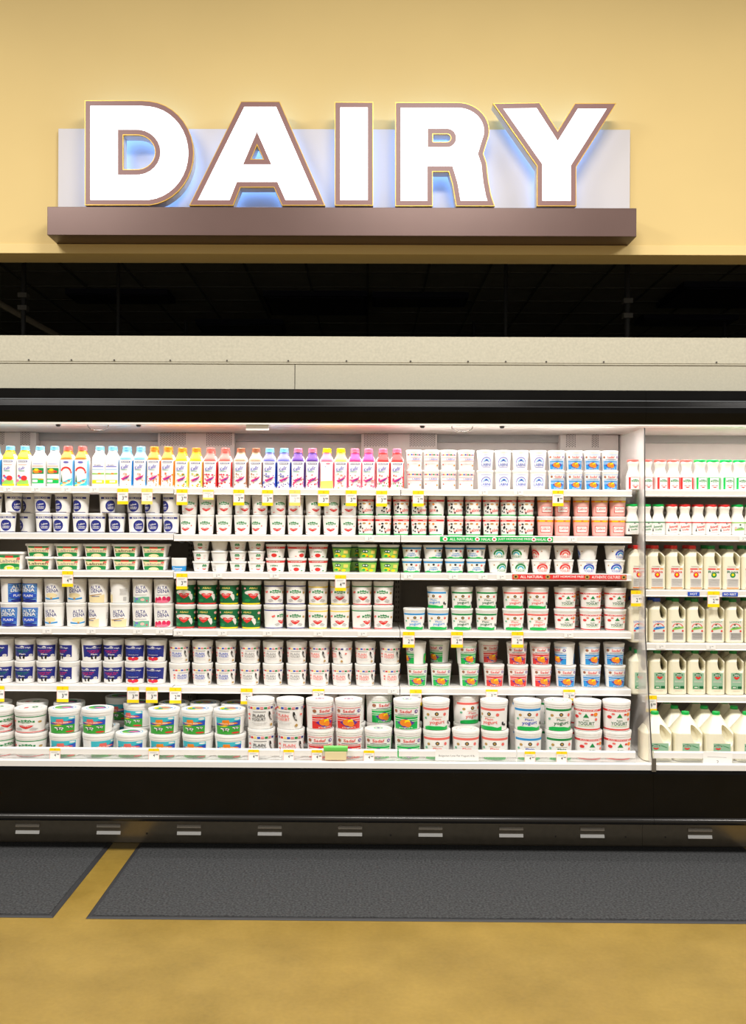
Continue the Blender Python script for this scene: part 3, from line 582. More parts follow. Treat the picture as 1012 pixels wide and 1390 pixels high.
run('s4','plain_blue',c4+'blue band and green base',[(562,0),(594,0)],1,py=840); run('s4','plain_blue',c4+'blue band and green base',[(594,-30)],2,py=810)
for t in (1,2):
    run('s4','plain_green',c4+'green band and green base',[(626.5,0),(660,(-12,0)[t-1])],t,py=825)
    run('s4','plain_red',c4+'salmon band and green base',[(696.5,0),(729,(0,-12)[t-1])],t,py=825)
    run('s4','fruit_red',c4+'red rings and small fruits',[(766.5,(0,6)[t-1]),(801,0),(834,(0,10)[t-1])],t,py=825)
    for x in (766.5,801): put('s4',t,'fruit_red',c4+'red rings and small fruits',x+6,Y=.215,row=1,z=(t-1)*.118,py=825)
# fifth shelf
for t in (1,2):
    u=t-1
    run('s5','mtn_green','navy-labelled tub with green script',[(5,(0,-25)[u]),(34.5,(-4,0)[u])],t,py=900)
    run('s5','mtn_pink','navy-labelled tub with pink script',[(64,0),(94.7,-42),(124.5,(-12,30)[u]),(154,0)],t,py=900)
    run('s5','mtn_straw','navy-labelled tub with red strawberries',[(183.5,0),(212.5,-12)],t,py=900)
    run('s5','world_blue','white tub with flags and blue words',[(243.6,(35,0)[u]),(274.8,0),(306.5,0)],t,py=900)
    run('s5','world_black','white tub with flags and grey words',[(339,(0,12)[u]),(370.5,0),(402.5,0)],t,py=900)
    run('s5','world_red','white tub with flags and coral words',[(433.5,(0,-20)[u]),(464,(0,-55)[u]),(495.5,(0,-12)[u]),(529,(20,0)[u])],t,py=900)
    run('s5','sadaf_green','white tub with green panel and orange fruit',[(566,(0,-75)[u]),(598,0),(636,(10,18)[u])] if t==1 else [(564,-75),(632.5,18)],t,py=900)
    run('s5','sadaf_red','white tub with red panel and orange fruit',[(670,0),(702.3,0),(734,12)] if t==1 else [(701,0),(732.3,0)],t,py=900)
    run('s5','sadaf_blue','white tub with blue panel and orange fruit',[(767,0),(801,0),(834,8)] if t==1 else [(765.5,-60),(799.5,22),(832.5,0)],t,py=900)
put('s5',2,'sadaf_green','white tub with green panel and orange fruit',596,Y=.14,row=1,rot=-45,z=.121,py=890)
put('s5',2,'sadaf_red','white tub with red panel and orange fruit',662,Y=.14,row=1,rot=25,z=.121,py=890)
put('s5',1,'sadaf_green','white tub with green panel and orange fruit',600,Y=.215,row=1,rot=-45,py=890)
put('s5',1,'sadaf_red','white tub with red panel and orange fruit',668,Y=.215,row=1,rot=25,py=890)
# bottom deck, front row of stacks
fY=-.108; bY=.065; g1='big white tub with leaf logo'; g2='big tub with cows and pink banner'; g3='big tub with cows and yellow banner'
def deck(kind,desc,px,tiers=2,Y=fY,row=0,rot=0,rots=None):
    for t in range(1,tiers+1): put('deck',t,kind,desc,px+(1.2 if t==1 else 0),Y=Y,rot=(rot if rots is None else rots[t-1]),row=row,z=(t-1)*PROTO[kind]['h'],py=1000)
deck('big_abali',g1,-3,rot=60); deck('big_abali',g1,41.5)
deck('big_field',g2,87.5,rot=6); deck('big_field',g2,132.5,rots=(40,-8)); deck('big_field',g2,177.5,1,rot=5)
deck('big_fieldyellow',g3,222.5); deck('big_fieldyellow',g3,267.5,rot=-12); deck('big_fieldyellow',g3,311.5)
tl='tall white tub with '
deck('tall_worldblack',tl+'flags and black words',353.5,rot=4); deck('tall_worldred',tl+'flags and coral words',393.5,rots=(4,-22))
deck('tall_sadafred',tl+'red panel and fruit',433.5,rots=(0,28)); deck('tall_sadafred',tl+'red panel and fruit',472.8,rot=2)
deck('tall_sadafgreen',tl+'green panel and fruit',512,1,rot=0); deck('tall_sadafgreen',tl+'green panel and fruit',552,rots=(4,-8))
deck('tall_plainred',tl+'salmon band',591); deck('tall_plainred',tl+'salmon band',630.5,1); deck('tall_plainred',tl+'salmon band',670,rots=(-8,-30))
deck('tall_plainblue',tl+'blue band',715); deck('tall_plaingreen',tl+'green band',756.5,rot=4)
deck('tall_fruit',tl+'red rings',796.5,rots=(6,-18)); deck('tall_fruit',tl+'red rings',836,rot=0)
# second row of the deck
for px,k,d,n in ((-5,'big_abali',g1,2),(44,'big_abali',g1,2),(94,'big_field',g2,2),(140,'big_field',g2,1),(188,'big_field',g2,2),(236,'big_fieldyellow',g3,2),(278,'big_fieldyellow',g3,2),(320,'big_fieldyellow',g3,2),
  (361,'tall_worldblack',tl+'flags and black words',2),(440,'tall_sadafred',tl+'red panel and fruit',2),(477,'tall_sadafred',tl+'red panel and fruit',2),
  (514,'tall_sadafgreen',tl+'green panel and fruit',2),(553,'tall_sadafgreen',tl+'green panel and fruit',2),(591,'tall_plainred',tl+'salmon band',2),(632,'tall_plainred',tl+'salmon band',2),(668,'tall_plainred',tl+'salmon band',2),
  (707,'tall_plainblue',tl+'blue band',2),(745,'tall_plaingreen',tl+'green band',2),(784,'tall_fruit',tl+'red rings',2)):
    deck(k,d,px,n,Y=bY+(.0 if k[0]=='b' else -.005),row=1,rot=-25 if px<500 else 25)
deck('big_field',g2,163,2,Y=.25,row=2,rot=0)
# right-hand case
q='white bottle with '
run('r1','quart_red','red-labelled milk bottle with red cap',[(858.5,0),(876.5,0),(895.2,12),(913,-8),(931,-14)],py=640)
run('r1','quart_green','green-labelled milk bottle with green cap',[(949,5),(966.5,-6),(984.5,10),(1002.5,8),(1020.5,0)],py=640)
run('r2','butter_green','buttermilk bottle with green cap',[(857,0),(875,5),(893,-20)],py=705)
run('r2','butter_red','buttermilk bottle with red cap',[(910.8,0),(928.6,-14),(946.4,8),(964.2,10),(982,-5)],py=705)
run('r2','butter_lime','milk bottle with lime ribbon and green cap',[(1000,0),(1018,0)],py=705)
run('r3','jug_red','half-gallon milk jug with red cap',[(863.5,0),(888.2,0),(913.5,4),(938.8,6)],py=770)
run('r3','jug_green','half-gallon milk jug with green cap',[(964.2,0),(989.5,0),(1014.8,0)],py=770)
run('r4','jug_farmblue','blue-labelled half-gallon milk jug with blue cap',[(864.5,0),(890.5,0)],py=840)
run('r4','jug_farmgreen','half-gallon milk jug with green print',[(916,0),(942,0),(967.8,3),(993.6,0),(1019.4,0)],py=840)
run('r5','jug_leaf','half-gallon jug with mint green label',[(865,0),(891,0),(916.8,0),(942.6,0),(968.4,0),(994.2,0),(1020,0)],py=915)
for sh,kd,ds,xs,py in (('r3','jug_red','half-gallon milk jug with red cap',(863.5,888.2,913.5,938.8),770),('r3','jug_green','half-gallon milk jug with green cap',(964.2,989.5,1014.8),770),
    ('r4','jug_farmblue','half-gallon milk jug with blue cap',(864.5,890.5),840),('r4','jug_farmgreen','half-gallon milk jug with green print',(916,942,967.8,993.6,1019.4),840),
    ('r5','jug_leaf','half-gallon jug with mint green label',(865,891,916.8,942.6,968.4,994.2,1020),915)):
    for x in xs: REC.append([sh,0,kd,ds,xat(x,.062,py),.165,0,1,0.])
run('rd','gallon','gallon milk jug in front row',[(888,0),(929.5,0),(971,0),(1012.5,0)],Y=-.105,py=1000)
run('rd','gallon','gallon milk jug in second row',[(914.5,0),(955,0),(995.5,0)],Y=.06,py=1000,row=0)
run('rd','gallon','gallon milk jug',[(903.5,0),(943,0),(982,0),(1021,0)],Y=.225,row=2,py=1000)
#@@CASE
# ------------------------------------------------------------------ refrigerated cases
STEEL=mat('white_painted_steel',(238,235,230),.34,var=.015,scale=20)
LINER=mat('dark_liner',(146,136,122),.6,var=.08,scale=12)
LINERW=mat('pale_liner',(204,193,186),.45,var=.03,scale=12)
BLK=mat('black_gloss',(13,12,11),.2,var=.15,scale=8,rough_var=.04,spec=.15)
BLKM=mat('black_trim',(16,15,14),.3)
GLINT=mat('highlight_metal',(210,214,218),.2,1.)  # pale metal for the highlight line drawn on the canopy
KICK=mat('dark_steel_kick',(148,138,120),.22,.6,var=.05,scale=30,rough_var=.08)
SLOT=mat('slot_dark',(60,54,50),.7)
ZC1=zat(575.5,-.09,500); ZC0=zat(529,-.09,500)      # canopy face
ZB=zat(1043,-.26,500); ZBT=zat(1034.5,-.26,500); ZF0=zat(1108,-.27,500); ZK=zat(1113,-.10,500)
BACK=.62
def glass_mat(key,tint,alpha,rough=.03):
    if key in MATS: return MATS[key]
    mm=bpy.data.materials.new(key); mm.use_nodes=True; nt=mm.node_tree; b=nt.nodes['Principled BSDF']
    b.inputs['Base Color'].default_value=(*lin(tint),1); b.inputs['Roughness'].default_value=rough; b.inputs['Alpha'].default_value=alpha
    MATS[key]=mm; return mm
CLEAR=glass_mat('clear_acrylic',(235,238,236),.22)
GLASS=glass_mat('divider_glass',(240,236,232),.42,.05)
def case(root, x0, x1, secs, shelves, fence_segs):
    mb=MB()
    prof=[(-.02,ZC0+.012),(-.098,ZC0),(-.100,ZC0-.04),(-.099,ZC0-.052),(-.10,ZC0-.06),(-.108,ZC0-.09),(-.108,ZC0-.12),(-.098,ZC0-.15),(-.085,ZC1+.006),(-.07,ZC1+.004),(-.02,ZC1+.02)]
    mb.prismx(prof,x0,x1); mb.build('canopy',BLK,root)
    mb=MB(); mb.box(x0,x1,-.1035,-.096,ZC0-.058,ZC0-.0545); mb.build('canopy_highlight',GLINT,root)  # thin bar standing in for ceiling light glinting along the gloss
    mb=MB(); mb.box(x0,x1,-.111,-.104,ZC0-.092,ZC0-.0895); mb.build('canopy_highlight',mat('highlight_faint',(120,122,124),.3,.9),root)  # fainter bar, the second reflected line put in as a shape
    mb=MB(); mb.prismx([(-.082,ZC1-.004),(-.082,ZC1+.006),(.05,ZC1+.012),(.05,ZC1-.001)],x0,x1); mb.build('canopy_lip',STEEL,root)
    mb=MB(); mb.box(x0,x1,.05,BACK,ZC1+.0,ZC1+.02); mb.build('case_ceiling',LINERW,root)
    mb=MB(); mb.box(x0,x1,-.02,BACK+.03,ZC1+.02,ZC0+.0); mb.build('case_top',BLKM,root)
    mb=MB(); mb.box(x0,x1,BACK,BACK+.03,DECKZ-.05,ZC1+.02); mb.build('back_panel',LINER,root)
    z=SHZ['s1']
    mb=MB(); mb.box(x0,x1,.50,.53,z-.02,ZC1-.0); mb.box(x0,x1,.47,.50,ZC1-.045,ZC1,1); mb.build('upper_back_panel',[LINERW,mat('grey_liner',(150,146,142),.4)],root)
    mb=MB(); mb.box(x0,x1,-.235,BACK,DECKZ-.03,DECKZ); mb.build('deck_pan',STEEL,root)
    mb=MB(); mb.prismx([(-.235,ZB),(-.262,ZB),(-.262,ZBT-.004),(-.255,ZBT),(-.235,ZBT)],x0,x1)
    mb.build('bumper_strip',STEEL,root)
    mb=MB(); mb.prismx([(-.235,ZB),(-.255,ZB),(-.262,ZB-.02),(-.268,ZF0+.012),(-.268,ZF0),(-.05,ZF0),(-.05,ZB)],x0,x1); mb.build('front_panel',BLK,root)
    mb=MB(); mb.prismx([(-.268,ZF0+.002),(-.278,ZF0-.002),(-.284,ZF0-.012),(-.282,ZF0-.026),(-.27,ZF0-.034),(-.24,ZF0-.034),(-.24,ZF0+.002)],x0,x1,0,True); mb.build('bumper_rail',mat('rail_black',(40,38,36),.22,.3),root)
    mb=MB(); mb.box(x0,x1,-.075,-.045,.002,ZF0-.001); mb.build('kick_plate',KICK,root)
    mb=MB(); mb.box(x0,x1,-.05,BACK+.03,.03,DECKZ-.03); mb.build('lower_cabinet',BLKM,root)
    # shelves per section
    for (a,b) in secs:
        for s in shelves:
            zt=SZ(s,(a+b)/2)
            mb=MB(); mb.box(a+.002,b-.002,-.004,.46,zt-.014,zt)
            sh=mb.build('shelf',STEEL,root)
            mb=MB(); mb.prismx([(-.004,zt-.001),(-.012,zt),(-.018,zt-.004),(-.016,zt-.029),(-.020,zt-.034),(-.012,zt-.037),(-.004,zt-.034)],a+.002,b-.002); mb.build('price_rail',STEEL,sh)
            for q in (a+.03,b-.03):
                mb=MB(); mb.prismx([(.0,zt-.014),(.44,zt-.014),(.44,zt-.06),(.36,zt-.06)],q-.002,q+.002); mb.build('shelf_bracket',STEEL,sh)
        mb=MB(); mb.box(a-.016,a+.016,BACK-.14,BACK,DECKZ,z-.02)
        u=mb.build('upright',LINER,root); mb=MB(); zz=DECKZ+.05
        while zz<z-.06: mb.box(a-.010,a-.004,BACK-.1415,BACK-.1395,zz,zz+.015); mb.box(a+.004,a+.010,BACK-.1415,BACK-.1395,zz,zz+.015); zz+=.03
        mb.build('upright_slots',SLOT,u)
    for (a,b) in fence_segs:
        mb=MB(); mb.box(a,b,-.215,-.211,DECKZ+.003,FZT+.002); f=mb.build('fence_panel',CLEAR,root)
        mb=MB(); mb.prismx([(-.217,FZT-.034),(-.224,FZT-.034),(-.224,FZT-.006),(-.218,FZT),(-.209,FZT),(-.209,FZT-.004),(-.217,FZT-.006)],a,b); mb.build('fence_rail',STEEL,f)
    return
FZT=zat(1017.5,-.22,500)
X0=XL[0]-1.22
main=empty('refrigerated_case',(0,0,0)); tag(main,'long open black and white refrigerated display case left of the glass divider','display case',group='open refrigerated dairy cases')
case(main, X0, XDIV-.0006, [(XL[0]-1.215,XL[0]),(XL[0],XL[1]),(XL[1],XL[2]),(XL[2],XL[3])], ('s1','s2','s3','s4','s5'),
     [(XL[0]-1.2,XL[0]),(XL[0],xat(213,-.22,1020)),(xat(214,-.22,1020),xat(379.5,-.22,1020)),(xat(381,-.22,1020),xat(539,-.22,1020)),(xat(541,-.22,1020),xat(700,-.22,1020)),(xat(702,-.22,1020),xat(862,-.22,1020))])
rc=empty('refrigerated_case',(0,0,0)); tag(rc,'open refrigerated display case of milk jugs right of the glass divider','display case',group='open refrigerated dairy cases')
case(rc, XDIV+.0006, XR1, [(XR0,XR1-.01)], ('r1','r2','r3','r4','r5'), [(XR0+.005,XR1-.02)])
# honeycomb air panels high on the back wall
def grille(px0,px1,cells,root):
    y=.425; a,b=xat(px0,y,595),min(xat(px1,y,595),XDIV-.006) if root is main else xat(px1,y,595)
    if root is rc: a=XDIV+.006
    zt=ZC1-.002; zb=SHZ['s1']+.002
    mb=MB(); mb.box(a,b,y,.50,zb,zt); p=mb.build('air_panel',LINERW,root,bevel=.003)
    for (c0,c1) in cells:
        c0,c1=xat(c0,y,595),xat(c1,y,595); mb=MB(); x=c0; k=0
        z0,z1=zat(606,y,500),zat(588,y,500); d=.0125
        while x<c1:
            zz=z0+(d*.5 if k%2 else 0)
            while zz<z1: mb.box(x,x+.0035,y-.0012,y+.001,zz,zz+.0085); zz+=d
            x+=.0085; k+=1
        mb.build('vent_slots',SLOT,p)
grille(-75,49,[(-5,5),(28,40)],main); grille(214,318,[(217.5,252),(280,315)],main); grille(490,593,[(494,527),(556,590)],main)
grille(760,858,[(768,781),(803,812)],main); grille(860,869,[(858,862)],rc)
# little things under the canopy lip
for px in (133,627):
    c=xat(px,-.03,580); zt=ZC1-.004; mb=MB()
    mb.tube([(c-.056,-.03,zt),(c-.054,-.03,zt-.012),(c-.038,-.03,zt-.024),(c-.02,-.03,zt-.03),(c+.02,-.03,zt-.03),(c+.038,-.03,zt-.024),(c+.054,-.03,zt-.012),(c+.056,-.03,zt)],.0028)
    mb.build('curtain_pull',mat('wire_steel',(176,172,166),.25,.9),main)
for px in (79,188,573,681):
    c=xat(px,-.03,577); mb=MB(); pr=[(c+.013*math.cos(t),-.03,ZC1-.004-.013*abs(math.sin(t))) for t in [PI*i/8 for i in range(9)]]
    sh_=Shape([]); L=MB(); L.add([(c+.014*math.cos(2*PI*j/14)*k,-.03+.014*math.sin(2*PI*j/14)*k,ZC1-.004-zz) for zz,k in((0,1),(.007,.9),(.011,.5)) for j in range(14)],
        [(i*14+j,i*14+(j+1)%14,(i+1)*14+(j+1)%14,(i+1)*14+j) for i in range(2) for j in range(14)]+[tuple(28+j for j in range(14))],0,True); L.build('curtain_catch',BLKM,main)
mb=MB(); a,b=xat(334,-.05,585),xat(365,-.05,585); mb.prismx([(-.052,ZC1-.002),(-.062,ZC1-.006),(-.062,ZC1-.034),(-.05,ZC1-.034)],a,b); h_=mb.build('thermometer_tag',ink('white'),main,bevel=.002)
# end cap seen as the glass divider between the two cases
gd=empty('glass_divider',(XDIV+.002,0,0)); tag(gd,'clear glass divider panel standing between the yogurt case and milk case','divider')
mb=MB(); mb.add([(-.0035,y,z) for y,z in ((.60,DECKZ+.005),(-.235,DECKZ+.005),(-.225,DECKZ+.05),(-.10,SHZ['s4']),(-.068,ZC1-.012),(.60,ZC1-.012))]+[(.0035,y,z) for y,z in ((.60,DECKZ+.005),(-.235,DECKZ+.005),(-.225,DECKZ+.05),(-.10,SHZ['s4']),(-.068,ZC1-.012),(.60,ZC1-.012))],
    [(0,1,2,3,4,5),(11,10,9,8,7,6)]+[(i,(i+1)%6,6+(i+1)%6,6+i) for i in range(6)]); mb.build('glass_pane',GLASS,gd)
mb=MB(); mb.tube([(0,-.239,DECKZ+.02),(0,-.229,DECKZ+.05),(0,-.104,SHZ['s4']),(0,-.072,ZC1-.014)],.0034); mb.build('edge_trim',mat('edge_dark',(92,90,88),.3,.5),gd)
mb=MB(); mb.box(-.011,.011,-.268,-.262,ZB-.006,ZBT+.03); mb.build('corner_clip',mat('grey_clip',(120,116,110),.4,.6),gd)
# louvres of the kick plate
for i,px in enumerate((-73,37.5,147.5,256.5,366,475,584,693.5,803.5,949.5)):
    par=main if px<870 else rc; c=xat(px,-.08,1130); w=.064
    for nm,py,mm in (('vent_louvre',1122.6,mat('louvre_steel',(190,180,165),.2,.9)),('vent_louvre',1132.2,mat('louvre_glint',(252,250,245),.16,.9))):  # lower louvre whitened: the ceiling lights it reflects are in its colour
        zc=zat(py+.4,-.08,500); mb=MB()
        mb.prismx([(-.074,zc+.009),(-.080,zc+.009),(-.0868,zc-.0085),(-.086,zc-.010),(-.074,zc-.010)],c-w,c+w); mb.build(nm,mm,par,bevel=.003)
for px in (199,530,701,754,849,903):
    mb=MB(); c=xat(px,-.08,1133); zc=zat(1134,-.08,500); mb.tube([(c,-.077,zc),(c,-.071,zc)],.005); mb.build('kick_screw',SLOT,main if px<870 else rc)
# ------------------------------------------------------------------ price tags and cards
def flat(y): return lambda x,z,e:(x,y-e,z)
def price_tag(px,py_top,Y,price,h=.086,w=.060,lo=True,faded=False,pre='',where=''):
    X=xat(px,Y,py_top); Z=zat(py_top,Y,px)
    yc='lemon' if faded else 'yellow'; a=[('r','blush',-.5,-1,.5,0),('r','white',-.46,-1,.46,0),('r',yc,-.5,-.235,.5,0)]
    if lo: a.append(('r',yc,-.5,-1,.5,-.80))
    tc='lgrey' if faded else 'black'
    a+=[('t',tc,price[0],.02,-.60,.15,.25),('t',tc,price[1:],.28,-.53,.24,.12),('r','lgrey',-.36,-.33,.3,-.31),('r','lgrey',-.36,-.39,.2,-.37),('t','orange' if not faded else 'tan',price[0],.0,-.12,.08,.1)]
    o=MB(); o.box(-w/2,w/2,-.0,.0012,-h,0); me=o.mesh('price_tag',[ink('white')])
    root=link('price_tag',me); root.location=(X,Y,Z)
    pm=art_mesh('tag_print',a,w,h,flat(0),w/2,eps=.0003,seg=0); link('tag_print',pm,root)
    return root
def tags(items,Y,group,wfmt,**kw):
    for i,(px,py,price,opt) in enumerate(items):
        k=dict(kw); k.update(opt); near=k.pop('near'); t=price_tag(px,py,Y,price,**k)
        lb=('faded ' if k.get('faded') else '')+'yellow and white price tag '+near+' '+wfmt
        assert lb not in DONE and 4<=len(lb.split())<=16,lb; DONE.add(lb); tag(t,lb,'price tag',group)
N=lambda s,**k: dict(near=s,**k)
tags([(166.6,663,'399',N('below blue-capped bottles, leftmost')),(199.5,663,'299',N('between blue and orange-necked bottles',faded=True)),(247,664,'399',N('below first yellow-necked kefir bottle')),
 (282.5,664.5,'299',N('below first strawberry kefir bottle',faded=True,h=.055)),(324,664.5,'399',N('below first brown-capped bottle')),(363,665,'399',N('below first lilac-necked bottle')),(400,665,'299',N('below first purple-necked bottle',faded=True)),
 (439,665.5,'399',N('below the bottle turned backwards')),(476.5,665.5,'399',N('below first magenta-necked bottle')),(517.8,666,'399',N('below first red-necked bottle')),(567.4,666,'279',N('below leftmost flag-printed cups')),
 (757,665.5,'199',N('below leftmost orange-fruit cups'))],-.0205,'price tags on the top shelf rail','on top shelf')
tags([(91.8,775,'499',N('below green labneh tubs')),(246.8,778.5,'399',N('below cup with sky blue base')),(462,780.5,'499',N('below lime green dip tubs'))],-.0215,'price tags on the third shelf rail','on third shelf')
tags([(554.5,857.5,'299',N('leftmost, below blue-band tubs')),(620,857.5,'299',N('middle, below green-band tubs')),(702,857.5,'299',N('rightmost, below salmon-band tubs'))],-.0215,'price tags on the fourth shelf rail','on fourth shelf',w=.064)
tags([(-2,931,'399',N('cut off at far left')),(85,931.5,'399',N('below pink-script navy tubs')),(180.5,932.5,'399',N('below left strawberry tub')),(206,932.7,'399',N('below right strawberry tub')),(238,933.3,'299',N('below leftmost flag tubs with blue words')),
 (334.6,934.5,'299',N('below leftmost flag tubs with grey words')),(432,935.3,'299',N('below leftmost flag tubs with coral words',h=.05)),(564,936,'299',N('below leftmost green-panel tubs')),(667,936,'299',N('below leftmost red-panel tubs',h=.05)),(772,936,'299',N('below leftmost blue-panel tubs',h=.06))],-.0215,'price tags on the fifth shelf rail','on fifth shelf',w=.064)
fk=dict(h=.060,lo=False,w=.056)
tags([(74.6,1015.5,'499',N('before pink-banner cow tub')),(208.7,1016,'499',N('before yellow-banner cow tub')),(344,1017.5,'499',N('before black-word flag tub')),(391.7,1017.5,'499',N('before coral-word flag tub')),(430,1018,'499',N('before red-panel fruit tub')),
 (500.6,1018.5,'499',N('before green-panel fruit tub')),(719,1020,'499',N('before blue-band tub')),(762,1020,'499',N('before green-band tub'))],-.2262,'price tags on the bottom fence','on bottom fence',**fk)
tags([(968,802.5,'299',N('below green-capped jugs')),(864,801.5,'299',N('behind the divider, far left'))],-.0215,'price tags on the third right-hand shelf','on third right-hand shelf',w=.064)
tags([(883.5,944,'999',N('beside the divider'))],-.0215,'price tags on the fifth right-hand shelf','on fifth right-hand shelf',w=.060,h=.09)
def card(px,py,Y,w,h,art,label,tilt=0,name='shelf_card'):
    X=xat(px,Y,py); Z=zat(py,Y,px); o=MB(); o.box(-w/2,w/2,0,.0012,-h,0); root=link(name,o.mesh(name,[ink('white')])); root.location=(X,Y,Z); root.rotation_euler=(0,tilt,0)
    link('card_print',art_mesh('card_print',art,w,h,flat(0),w/2,eps=.0003,seg=0),root); return tag(root,label,'card')
card(620,1017.5,-.2262,.225,.058,[('r','white',-.5,-1,.5,0),('t','grey','Bulgarian Low Fat Yogurt 4 lb.',0,-.58,.84,.22)],'long white card with grey handwriting clipped to bottom fence')
card(974,1021,-.2262,.150,.068,[('r','white',-.5,-1,.5,0),('r','lgrey',-.36,-.4,.3,-.36),('t','grey','2',.0,-.75,.08,.26)],'square white card hanging on milk case fence',tilt=.04)
def strip(px0,px1,py,Y,h,base,words,label,emb):
    a,b=xat(px0,Y,py),xat(px1,Y,py); w=b-a; art=[('r',base,-.5,-1,.5,0)]
    for t,u,tw in words: art.append(('t','white',t,u,-.5,tw,.55))
    for u in emb: art+=[('e','gold' if base=='red' else 'white',u,-.5,.022,.42),('e','black' if base=='red' else 'red',u,-.5,.010,.2)]
    o=MB(); o.box(-w/2,w/2,0,.001,-h,0); root=link('shelf_strip',o.mesh('shelf_strip',[ink(base)])); root.location=((a+b)/2,Y,zat(py,Y,(px0+px1)/2))
    link('strip_print',art_mesh('strip_print',art,w,h,flat(0),w/2,eps=.0003,seg=0),root); tag(root,label,'sign strip','advertising strips on the shelf rails')
strip(597,750,728.6,-.0205,.027,'bgreen',[('ALL NATURAL',-.31,.21),('HALAL',-.09,.085),('JUST HORMONE FREE',.16,.29),('HALAL',.40,.085)],'green advertising strip with white words on second shelf rail',(-.455,-.17,-.02,.33,.47))
strip(695,850,779.8,-.0205,.027,'red',[('ALL NATURAL',-.33,.2),('JUST HORMONE FREE',-.01,.27),('AUTHENTIC CULTURES',.32,.25)],'red advertising strip with white words on third shelf rail',(-.47,-.19,.155,.475))
strip(933,949,803.5,-.0205,.022,'blue',[('HOT',.0,.6)],'small blue sticker on milk shelf rail, left of price tag',())
strip(980,1001,804,-.0205,.022,'blue',[('NO RBST',.0,.8)],'small blue sticker on milk shelf rail, right of price tag',())
# green and cream gel cooler box on the fence
gx=xat(455.5,-.235,1020); gz=zat(1031,-.235,455)
gb=empty('lidded_box',(gx,-.2385,gz)); tag(gb,'small cream box with green lid hanging on bottom fence','box')
mb=MB(); mb.prismx([(-.011,0),(.011,0),(.0115,.045),(-.0125,.045)],-.055,.055); mb.build('box_body',ink('cream'),gb,bevel=.003)
mb=MB(); mb.prismx([(-.0135,.045),(.0115,.045),(.0115,.068),(-.006,.075),(-.0135,.066)],-.062,.062); mb.build('box_lid',mat('lid_green',(110,205,90),.3),gb,bevel=.004)
finish()
#@@RAILPRICES
for px,sh in ((10,'s1'),(48,'s1'),(89,'s1'),(127,'s1'),(655,'s1'),(703,'s1'),(501,'s2'),(776,'s2'),(295,'s3'),(372,'s3'),(554,'s3'),(615,'s3'),(655,'s3'),(680,'s3'),(64,'s4'),(124,'s4'),(187,'s4'),(218,'s4'),(242,'s4'),
              (302,'s4'),(363,'s4'),(432,'s4'),(492,'s4'),(772,'s4'),(533,'s5'),(1009,'r2'),(897,'r4'),(965,'r4')):
    x=xat(px,-.021,800); me=art_mesh('rail_price',[('r','white',-.5,-1,.5,0),('t','grey','2',-.1,-.5,.16,.5),('t','grey','99',.14,-.36,.2,.26)],.05,.024,flat(0),.03,eps=0,seg=0)
    o=link('rail_price',me,main if px<870 else rc); o.location=(x,-.0212,SZ(sh,x)-.006)
#@@ROOM
# ------------------------------------------------------------------ room shell
def plaster(key,rgb):
    return mat(key,rgb,.75,var=.03,scale=1.2,bump=.02)
WALLM=plaster('yellow_paint',(214,188,126))
def concrete():
    mm=bpy.data.materials.new('polished_yellow_concrete'); mm.use_nodes=True; nt=mm.node_tree; b=nt.nodes['Principled BSDF']
    tc=nt.nodes.new('ShaderNodeTexCoord'); n1=nt.nodes.new('ShaderNodeTexNoise'); n1.inputs['Scale'].default_value=2.2; n1.inputs['Detail'].default_value=10; n1.inputs['Roughness'].default_value=.65
    n2=nt.nodes.new('ShaderNodeTexNoise'); n2.inputs['Scale'].default_value=55; n2.inputs['Detail'].default_value=4
    mx=nt.nodes.new('ShaderNodeMath'); mx.operation='MULTIPLY_ADD'; mx.inputs[1].default_value=.3
    r=nt.nodes.new('ShaderNodeValToRGB'); e=r.color_ramp.elements; e[0].position=.40; e[0].color=(*lin((126,102,40)),1); e[1].position=.86; e[1].color=(*lin((158,130,60)),1)
    for n in (n1,n2): nt.links.new(tc.outputs['Object'],n.inputs['Vector'])
    nt.links.new(n2.outputs['Fac'],mx.inputs[0]); nt.links.new(n1.outputs['Fac'],mx.inputs[2]); nt.links.new(mx.outputs[0],r.inputs['Fac']); nt.links.new(r.outputs['Color'],b.inputs['Base Color'])
    mr=nt.nodes.new('ShaderNodeMapRange'); mr.inputs['To Min'].default_value=.22; mr.inputs['To Max'].default_value=.42; nt.links.new(n1.outputs['Fac'],mr.inputs['Value']); nt.links.new(mr.outputs['Result'],b.inputs['Roughness'])
    return mm
mb=MB(); mb.box(-9,9,-9,9,-.06,0); tag(mb.build('floor',concrete()),kind='structure')
WZ=zat(333,.30,500); WY=.30
mb=MB(); mb.box(-9,9,WY,WY+.17,WZ,6.2); tag(mb.build('wall_front',WALLM),kind='structure')
mb=MB(); mb.box(-9,9,WY-.012,WY+.185,zat(344.5,.28,500),WZ); tag(mb.build('trim_2',plaster('yellow_paint_lit',(224,198,136)),bevel=.002),kind='structure')  # same wall paint, lightened for the light on the soffit's lower band
DARK=mat('dark_room',(120,116,100),.9,var=.05,scale=3)
mb=MB(); mb.box(-9,9,8.8,9.0,0,4.6); tag(mb.build('wall_back',DARK),kind='structure')
mb=MB(); mb.box(-9.1,-9,WY,9,0,4.6); tag(mb.build('wall_left',DARK),kind='structure')
mb=MB(); mb.box(9,9.1,WY,9,0,4.6); tag(mb.build('wall_right',DARK),kind='structure')
mb=MB(); mb.box(-9.1,9.1,WY+.17,9,4.3,4.4)
for x in range(-15,16): mb.box(x*.61-.012,x*.61+.012,WY+.2,8.8,4.29,4.3,1)
for y in range(1,14): mb.box(-9,9,y*.61+.3-.012,y*.61+.3+.012,4.288,4.3,1)
tag(mb.build('ceiling',[mat('dark_ceiling_tile',(150,145,125),.9,var=.06,scale=5),mat('dark_tee',(105,100,86),.8)]),kind='structure')
